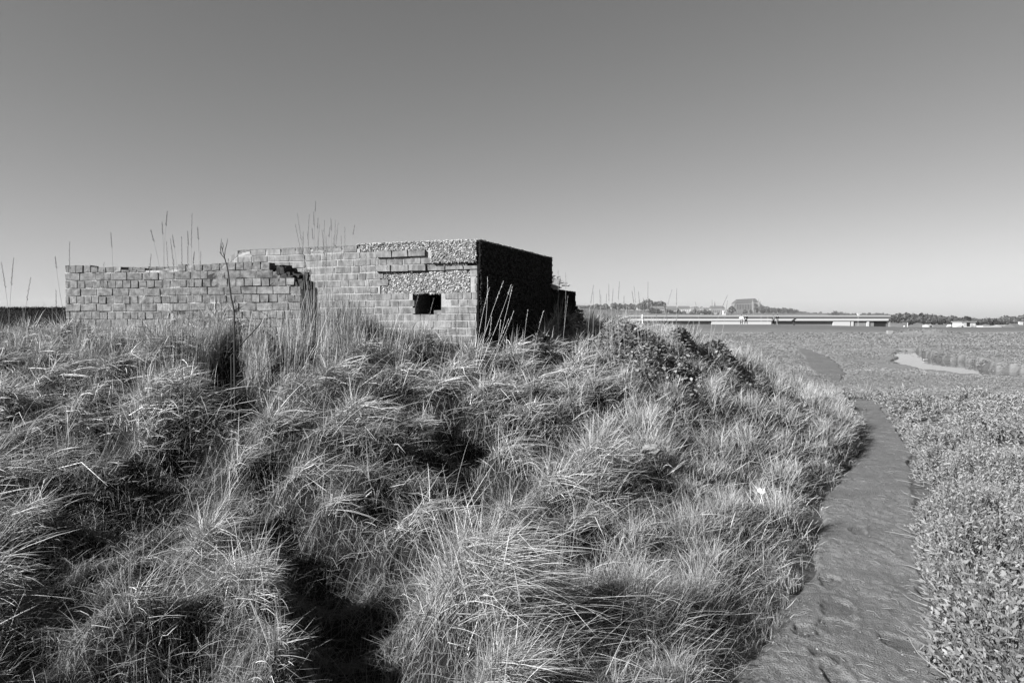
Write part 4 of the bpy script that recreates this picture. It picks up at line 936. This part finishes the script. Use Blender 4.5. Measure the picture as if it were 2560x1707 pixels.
# long low building beyond the embankment
bd = 260.; lb = empty('long_building', P(1930, 822, bd), 'long low modern building with a flat roof and white band', 'building')
fbox(lb, 'wall', 1560, 2219, 795.5, 828, bd, 12, M_GREY)
fbox(lb, 'roof', 1552, 2223, 789.8, 794.6, bd, 14, mat('roof_sheet', .10, .12), y0=-1.3)
fbox(lb, 'roof_edge', 1552, 2222, 788.4, 789.75, bd, 13.6, mat('roof_trim', .35, .4), y0=-1.2)
fbox(lb, 'eaves_shadow', 1552, 2223.5, 794.62, 795.6, bd, 13, M_DARK, y0=-1.15)  # dark strip that paints in the shadow line under the roof
fbox(lb, 'white_band', 1552, 2217, 796.6, 801.8, bd, .9, M_PAINT, y0=-1.28)
fbox(lb, 'rail', 1552, 2219, 801.9, 802.8, bd, 1, mat('grey_rail', .12, .15), y0=-1.0)
for (a, b_, m, nm) in [(1777, 1926, M_PAINT, 'white_panel'), (2080, 2122.5, M_PAINT, 'white_panel'), (2125, 2131, M_PAINT, 'white_panel'), (2164, 2170, M_PAINT, 'white_panel')]:
    fbox(lb, nm, a, b_, 803, 826, bd, .7, m, y0=-.95)
for a, b_ in ((2132, 2163), (2171, 2183)):
    for i in range(8):
        v = 803.6+i*2; fbox(lb, 'louvre', a, b_, v, v+1.2, bd, .15, mat('louvre', .2, .24) if i == 0 and a == 2132 else bpy.data.materials['louvre'], y0=-.5)
g = fbox(lb, 'window', 2184, 2214, 803.5, 817, bd, .1, M_GLASS, y0=-.12)
fbox(lb, 'window_post', 2214.5, 2216, 802, 818, bd, .2, M_GREY, y0=-.25); fbox(lb, 'corner_post', 2219.8, 2222.6, 802.8, 819, bd, .4, M_STONE, y0=-.8)
vt_ = MB(); p = P(2157, 787, bd); o = Vector(lb.location); k_ = bd/F
vt_.box(tuple(p-o+Vector((-2*k_, 3, -1.3*k_))), tuple(p-o+Vector((2*k_, 3.6, 2*k_)))); vt_.box(tuple(p-o+Vector((-3.3*k_, 2.8, 2*k_))), tuple(p-o+Vector((3.3*k_, 3.8, 4*k_)))); vt_.build('roof_vent', M_PAINT, lb)
for v0 in (0,):
    pass
# masts
for u, v0, v1, d, lb_ in [(1902.5, 788, 813, 150, 'thin white mast between the walkers in front of the long building'), (1919.5, 790, 812, 150, 'shorter thin white mast near the end of the white panel'), (2145, 787, 820, 150, 'tall thin pale pole before the louvred wall'), (2269, 806, 819, 200, 'short white post beside the small dark bush')]:
    a = P(u, v1, d); s = MB(); h_ = (v1-v0)/F*d; r_ = .03 if d < 200 else .12; s.tube([(0, 0, -.3), (0, 0, h_*.5), (0, 0, h_)], [r_, r_*.9, r_*.6], 8); s.tube([(0, 0, -.3), (0, 0, .1)], [r_*2, r_*2], 8)
    o = s.build('post', M_PAINT); o.location = a; tag(o, lb_, 'post')
# things on the right skyline
G_R = 'small buildings on the right skyline'
house('shed', 'white shed with sloping roof left of the round bush', 2321, 2333, 813, 819, 811.5, 330, 5, M_PAINT, M_PAINT, 1, 'shed', G_R)
st = empty('stilt_house', P(2422, 818, 320), 'square grey house with flat roof, white windows and steps', 'house')
fbox(st, 'wall', 2405, 2439, 805.5, 818, 320, 7, mat('house_boards', .3, .36)); fbox(st, 'roof', 2402.5, 2440.5, 803.3, 805.3, 320, 8, M_STONE, y0=-.5)
fbox(st, 'window', 2409, 2416, 807, 812, 320, .1, M_PAINT, y0=-.13); fbox(st, 'window', 2425, 2430, 809, 818, 320, .1, M_PAINT, y0=-.13); fbox(st, 'doorway', 2416.5, 2424.5, 806.5, 815.5, 320, .1, M_GLASS, y0=-.13)
s = MB(); o = Vector(st.location)
for i in range(14):
    p = P(2428+i*1.7, 816.5+i*.75, 320-.3)-o; s.box(tuple(p+Vector((-.16, -1.4, -.1))), tuple(p+Vector((.18, 0, .08))))
s.tube([P(2428, 812, 318.4)-o, P(2452, 822.5, 318.4)-o], .12, 5); s.tube([P(2428, 812, 318.4)-o, P(2428, 818, 318.4)-o], .1, 5); s.tube([P(2452, 822, 318.4)-o, P(2452, 828, 318.4)-o], .1, 5); s.build('steps', M_STONE, st)
s = MB(); s.add([P(2389, 818.6, 318)-o, P(2404, 818.6, 318)-o, P(2404, 811, 318)-o, P(2399, 811.5, 318)-o, P(2389, 818.6, 319.5)-o, P(2404, 818.6, 319.5)-o, P(2404, 811, 319.5)-o, P(2399, 811.5, 319.5)-o], [(0, 1, 2, 3), (7, 6, 5, 4), (0, 4, 5, 1), (1, 5, 6, 2), (2, 6, 7, 3), (3, 7, 4, 0)]); s.build('ramp', M_PAINT, st)
house('cabin', 'flat pale cabin on a dark base right of the steps', 2458, 2480, 813.6, 818, 813, 330, 5, M_PAINT, M_PAINT, 0, 'cabin', G_R)
house('cabin', 'dark low shed under the pale cabin roof line', 2459, 2479, 818.1, 821.5, 818.05, 331, 4, M_DARK, M_DARK, 0, 'cabin', G_R)
house('house', 'white bungalow with pale low roof near the frame edge', 2504, 2546, 816, 822, 812, 360, 9, M_PAINT, M_STONE, 3, 'house', G_R)
house('house', 'dark roofed white house with a tall white chimney', 2540, 2580, 819, 826, 809, 330, 9, M_PAINT, M_ROOF, 2, 'house', G_R)
s = MB(); a = P(2554, 811, 333); s.box((-.85, 0, -1.2), (.85, 1.2, 1.2)); s.box((-.95, -.1, 1.2), (.95, 1.3, 1.35)); o = s.build('chimney_block', M_PAINT); o.location = a; tag(o, 'white square water tank above the dark roof', 'tank')
def boat(label, u, v, wpx, hpx, d, m, cover=True):
    r = empty('boat', P(u, v, d), label, 'boat', 'boats lying along the shore'); L_ = wpx/F*d/2; h_ = hpx/F*d
    s = MB(); ring = []; n_ = 12
    prof = [(-1, .25, .85), (-.7, .75, .8), (0, 1, .75), (.6, .8, .85), (1, .02, 1.0)]
    vs = []; 
    for x_, w_, z_ in prof: vs += [(x_*L_, -w_*L_*.33, z_*h_*.6), (x_*L_*.93, -w_*L_*.12, 0), (x_*L_*.93, w_*L_*.12, 0), (x_*L_, w_*L_*.33, z_*h_*.6)]
    fs = [];
    for i in range(4):
        for j in range(3): fs.append((i*4+j, (i+1)*4+j, (i+1)*4+j+1, i*4+j+1))
        fs.append((i*4+3, (i+1)*4+3, (i+1)*4, i*4))
    fs += [(0, 1, 2, 3), (19, 18, 17, 16)]; s.add(vs, fs); s.build('hull', m, r)
    if cover:
        s = MB(); vs = []
        for x_, w_, z_ in prof: vs += [(x_*L_*.85, -w_*L_*.28, z_*h_*.61), (x_*L_*.7, 0, h_*(1.05 if abs(x_) < .9 else .75)), (x_*L_*.85, w_*L_*.28, z_*h_*.61)]
        fs = []
        for i in range(4):
            for j in range(2): fs.append((i*3+j, (i+1)*3+j, (i+1)*3+j+1, i*3+j+1))
        s.add(vs, fs+[(0, 1, 2), (14, 13, 12)]); s.build('cover', mat('boat_cover', .45, .55), r)
boat('covered pale boat beside the black bush', 2373, 818, 15, 6, 320, M_PAINT)
boat('small white boat nearest the corner post', 2230, 817.5, 11, 2.4, 250, M_PAINT, False)
boat('flat white dinghy right of the small boat', 2246, 819.5, 9, 1.8, 240, M_PAINT, False)
boat('white hulled boat drawn up between the bungalow and the pale cabin', 2492, 823, 12, 3, 300, M_PAINT)
boat('low pale boat in front of the white bungalow', 2530, 825.5, 13, 2.6, 290, M_PAINT, False)
boat('tiny upright white hull next to the short post', 2260.5, 818, 5, 4, 260, M_PAINT)
# stone edging and block on the marsh
s = MB()
for i in range(14): s.box((i*1.1-7.7+random.uniform(0, .3), -.4, -.3), (i*1.1-6.9+random.uniform(0, .4), .4, random.uniform(.3, .8)), random.random(), None, .08)
o = s.build('stone_edging', M_PAINT); o.location = P(2517, 829, 230) + Vector((0, 0, -.1)); tag(o, 'broken line of white stones below the white bungalow', 'stones')
s = MB(); s.box((-.27, -.2, -.1), (.27, .2, .36), .5, None, .02); o = s.build('concrete_block', M_STONE); o.location = P(2224, 840.5, 78) ; o.location.z = float(H(o.location.x, 78))+.02; tag(o, 'pale square concrete block standing on the open marsh', 'block')
# bottle on the creek
bo = empty('plastic_bottle', (P(2311, 911, 29.5).x, 29.5, -.07), 'small white plastic bottle floating on the creek pool', 'bottle')
s = MB(); s.tube([(0, 0, .04), (.03, 0, .045), (.05, 0, .05), (.13, 0, .045), (.15, 0, .04)], [.012, .014, .026, .028, .018], 10); s.build('body', M_STONE, bo)
s = MB(); s.tube([(-.05, 0, .045), (-.01, 0, .045)], [.028, .028], 8); s.build('cap', M_PAINT, bo)

# ------------------------------------------------------------ people on the embankment
def skin_obj(name, verts, edges, radii, m, parent, root=0):
    me = bpy.data.meshes.new(name); me.from_pydata([tuple(v) for v in verts], edges, []); me.materials.append(m)
    o = bpy.data.objects.new(name, me); COL.objects.link(o); o.parent = parent
    md = o.modifiers.new('skin', 'SKIN'); md.use_smooth_shade = True
    for i, r in enumerate(radii): me.skin_vertices[0].data[i].radius = r if isinstance(r, tuple) else (r, r)
    me.skin_vertices[0].data[root].use_root = True
    o.modifiers.new('sub', 'SUBSURF').levels = 1; o.modifiers['sub'].render_levels = 1
    return o
def person(label, u, vfoot, d, coat, trouser, hair=M_HAIR, h=1.75, rz=0, elbow=.0, stride=.1, group=None, long_coat=False, legs_apart=.1):
    b = P(u, vfoot, d); b.z = float(H(b.x, b.y)); r = empty('person', b, label, 'person', group, rz); k = h/1.75
    V = [(0,0,.95),(0,0,1.15),(0,.01,1.38),(0,.0,1.5),(0,-.01,1.58),(0,-.015,1.68)]; E = [(0,1),(1,2),(2,3),(3,4),(4,5)]; Rr = [(.15,.11),(.14,.10),(.17,.11),(.055,.055),(.085,.09),(.075,.085)]
    J = {}
    for sgn in (-1, 1):
        n0 = len(V); la = legs_apart
        V += [(sgn*.09, 0, .88), (sgn*(.09+la*.3), sgn*stride*.4, .5), (sgn*(.09+la*.6), sgn*stride, .09), (sgn*(.10+la*.6), sgn*stride-.15, .035)]
        E += [(0, n0), (n0, n0+1), (n0+1, n0+2), (n0+2, n0+3)]; Rr += [.085, .06, .042, .04]
        n1 = len(V); ex = .24 + elbow*.16
        V += [(sgn*.18, 0, 1.42), (sgn*ex, .03, 1.15), (sgn*(.25-elbow*.08), -.08-elbow*.1, .93+elbow*.12), (sgn*(.25-elbow*.08), -.10-elbow*.13, .86+elbow*.12)]
        E += [(2, n1), (n1, n1+1), (n1+1, n1+2), (n1+2, n1+3)]; Rr += [.06, .045, .032, (.035, .018)]
        for f in range(5):
            n2 = len(V); hx, hy, hz = V[n1+3]; o_ = (f-2)*.016
            if f == 4: V += [(hx-sgn*.03, hy-.03, hz+.02), (hx-sgn*.035, hy-.05, hz-.01)]
            else: V += [(hx, hy+o_, hz-.05-.005*(f % 2)), (hx-sgn*.01, hy+o_-.005, hz-.085+.006*abs(f-1))]
            E += [(n1+3, n2), (n2, n2+1)]; Rr += [.009, .008]
    V = [Vector(v)*k for v in V]; sc_ = lambda t: tuple(x*k for x in t) if isinstance(t, tuple) else t*k
    skin_obj('body', V, E, [sc_(t) for t in Rr], M_SKIN, r)
    a = 12  # start of second leg block: computed below
    blk = 4+4+10
    l0, r0 = 6, 6+blk
    # jacket: torso + arms
    jv = [0, 1, 2]; ids = [0, 1, 2, l0+4, l0+5, l0+6, r0+4, r0+5, r0+6]; mp = {q: i for i, q in enumerate(ids)}
    rr_ = [(.175,.14),(.175,.14),(.20,.14),.08,.065,.05,.08,.065,.05]
    ee = [(mp[x_], mp[y_]) for x_, y_ in E if x_ in mp and y_ in mp]
    vv = [V[q] for q in ids]
    if long_coat: vv.append(Vector((0, 0, .62))*k); ee.append((0, len(vv)-1)); rr_.append((.2, .16))
    skin_obj('jacket', vv, ee, [sc_(t) for t in rr_], coat, r)
    ids = [0, l0, l0+1, l0+2, r0, r0+1, r0+2]; mp = {q: i for i, q in enumerate(ids)}
    ee = [(mp[x_], mp[y_]) for x_, y_ in E if x_ in mp and y_ in mp]
    skin_obj('trousers', [V[q] for q in ids], ee, [sc_(t) for t in [(.17,.13), .115, .095, .075, .115, .095, .075]], trouser, r)
    bm = bmesh.new(); bmesh.ops.create_icosphere(bm, subdivisions=3, radius=.105*k)
    for q in bm.verts: q.co.z *= 1.15
    bmesh.ops.delete(bm, geom=[q for q in bm.verts if q.co.z < -.04 or (q.co.y < -.05 and q.co.z < .04)], context='VERTS')
    me = bpy.data.meshes.new('hair'); bm.to_mesh(me); bm.free(); me.materials.append(hair); o = bpy.data.objects.new('hair', me); COL.objects.link(o); o.parent = r; o.location = (0, .01*k, 1.67*k)
    for sx in (-1, 1):
        s = MB(); s.tube([(sx*.03*k, -.092*k, 1.655*k), (sx*.03*k, -.102*k, 1.655*k)], [.011, .006], 6); s.build('eye', M_GLASS, r)
    s = MB(); s.tube([(0, -.09*k, 1.65*k), (0, -.118*k, 1.62*k), (0, -.09*k, 1.615*k)], [.006, .013, .008], 6); s.tube([(-.025*k, -.094*k, 1.585*k), (.025*k, -.094*k, 1.585*k)], [.004, .004], 5); s.build('nose_and_mouth', M_SKIN, r)
    return r
GP = 'walkers on the embankment'
person('person in a long white coat and dark trousers, arm raised, before the white panel', 1853.5, 811, 124, M_WCOAT, M_DTROU, h=1.7, rz=2.6, elbow=1, group=GP, long_coat=True)
person('person in a black jacket and trousers standing beside the person in white', 1865, 811, 124, M_BCOAT, M_DTROU, h=1.8, rz=3.1, elbow=.4, group=GP, legs_apart=.22, stride=.02)
person('person in dark clothes wearing a grey backpack', 1933, 812, 123, M_BCOAT, M_DTROU, h=1.66, rz=.2, elbow=.2, group=GP, stride=.12)
person('person in a black jacket and pale grey trousers with elbows out', 1943.5, 812, 126, M_BCOAT, M_GTROU, h=1.78, rz=.3, elbow=1.2, group=GP)
person('person in white mostly hidden behind the bramble crest', 1606, 812, 118, M_WCOAT, M_WCOAT, h=1.72, rz=1.2, elbow=.5, group=GP, hair=M_WCOAT)
bpk = MB(); bpk.box((-.15, -.09, -.25), (.15, .09, .2), .5, None, .01); bpk.box((-.11, -.14, -.2), (.11, -.09, .05), .4, None, .01); bpk.tube([(-.1, .08, .18), (-.1, .16, .15), (-.1, .1, -.15)], .015, 5); bpk.tube([(.1, .08, .18), (.1, .16, .15), (.1, .1, -.15)], .015, 5)
o = bpk.build('backpack', mat('grey_fabric', .1, .14)); pz = P(1933, 812, 123); o.location = (pz.x, pz.y-.27, float(H(pz.x, pz.y))+1.22); tag(o, 'grey backpack on the back of the dark dressed walker', 'backpack')
ib = empty('information_board', P(1985, 811, 120), 'dark slanted information board on a post on the embankment', 'sign'); ib.location.z = float(H(ib.location.x, 120))
s = MB(); s.box((-.12, -.08, -.3), (.12, .08, .85)); s.build('post', M_DARK, ib)
s = MB(); Mx = Matrix.Translation((.03, 0, .98)) @ Matrix.Rotation(-.65, 4, 'Y'); s.box((-.42, -.4, -.04), (.42, .4, .04), .5, Mx); s.build('panel', M_BCOAT, ib)

# ------------------------------------------------------------ haze
hz = MB(); hz.box((-3600, -3500, -6), (3600, 3450, 110))
mh = bpy.data.materials.new('haze'); mh.use_nodes = True; mh.node_tree.nodes.clear()
ho = mh.node_tree.nodes.new("ShaderNodeOutputMaterial"); pv = mh.node_tree.nodes.new("ShaderNodeVolumePrincipled")
pv.inputs['Color'].default_value = (.9, .9, .9, 1); pv.inputs['Density'].default_value = .00008; pv.inputs['Anisotropy'].default_value = .1
mh.node_tree.links.new(pv.outputs[0], ho.inputs['Volume'])
tag(hz.build('haze', mh), 'thin pale haze over the marsh and hills', 'haze', kind='stuff')
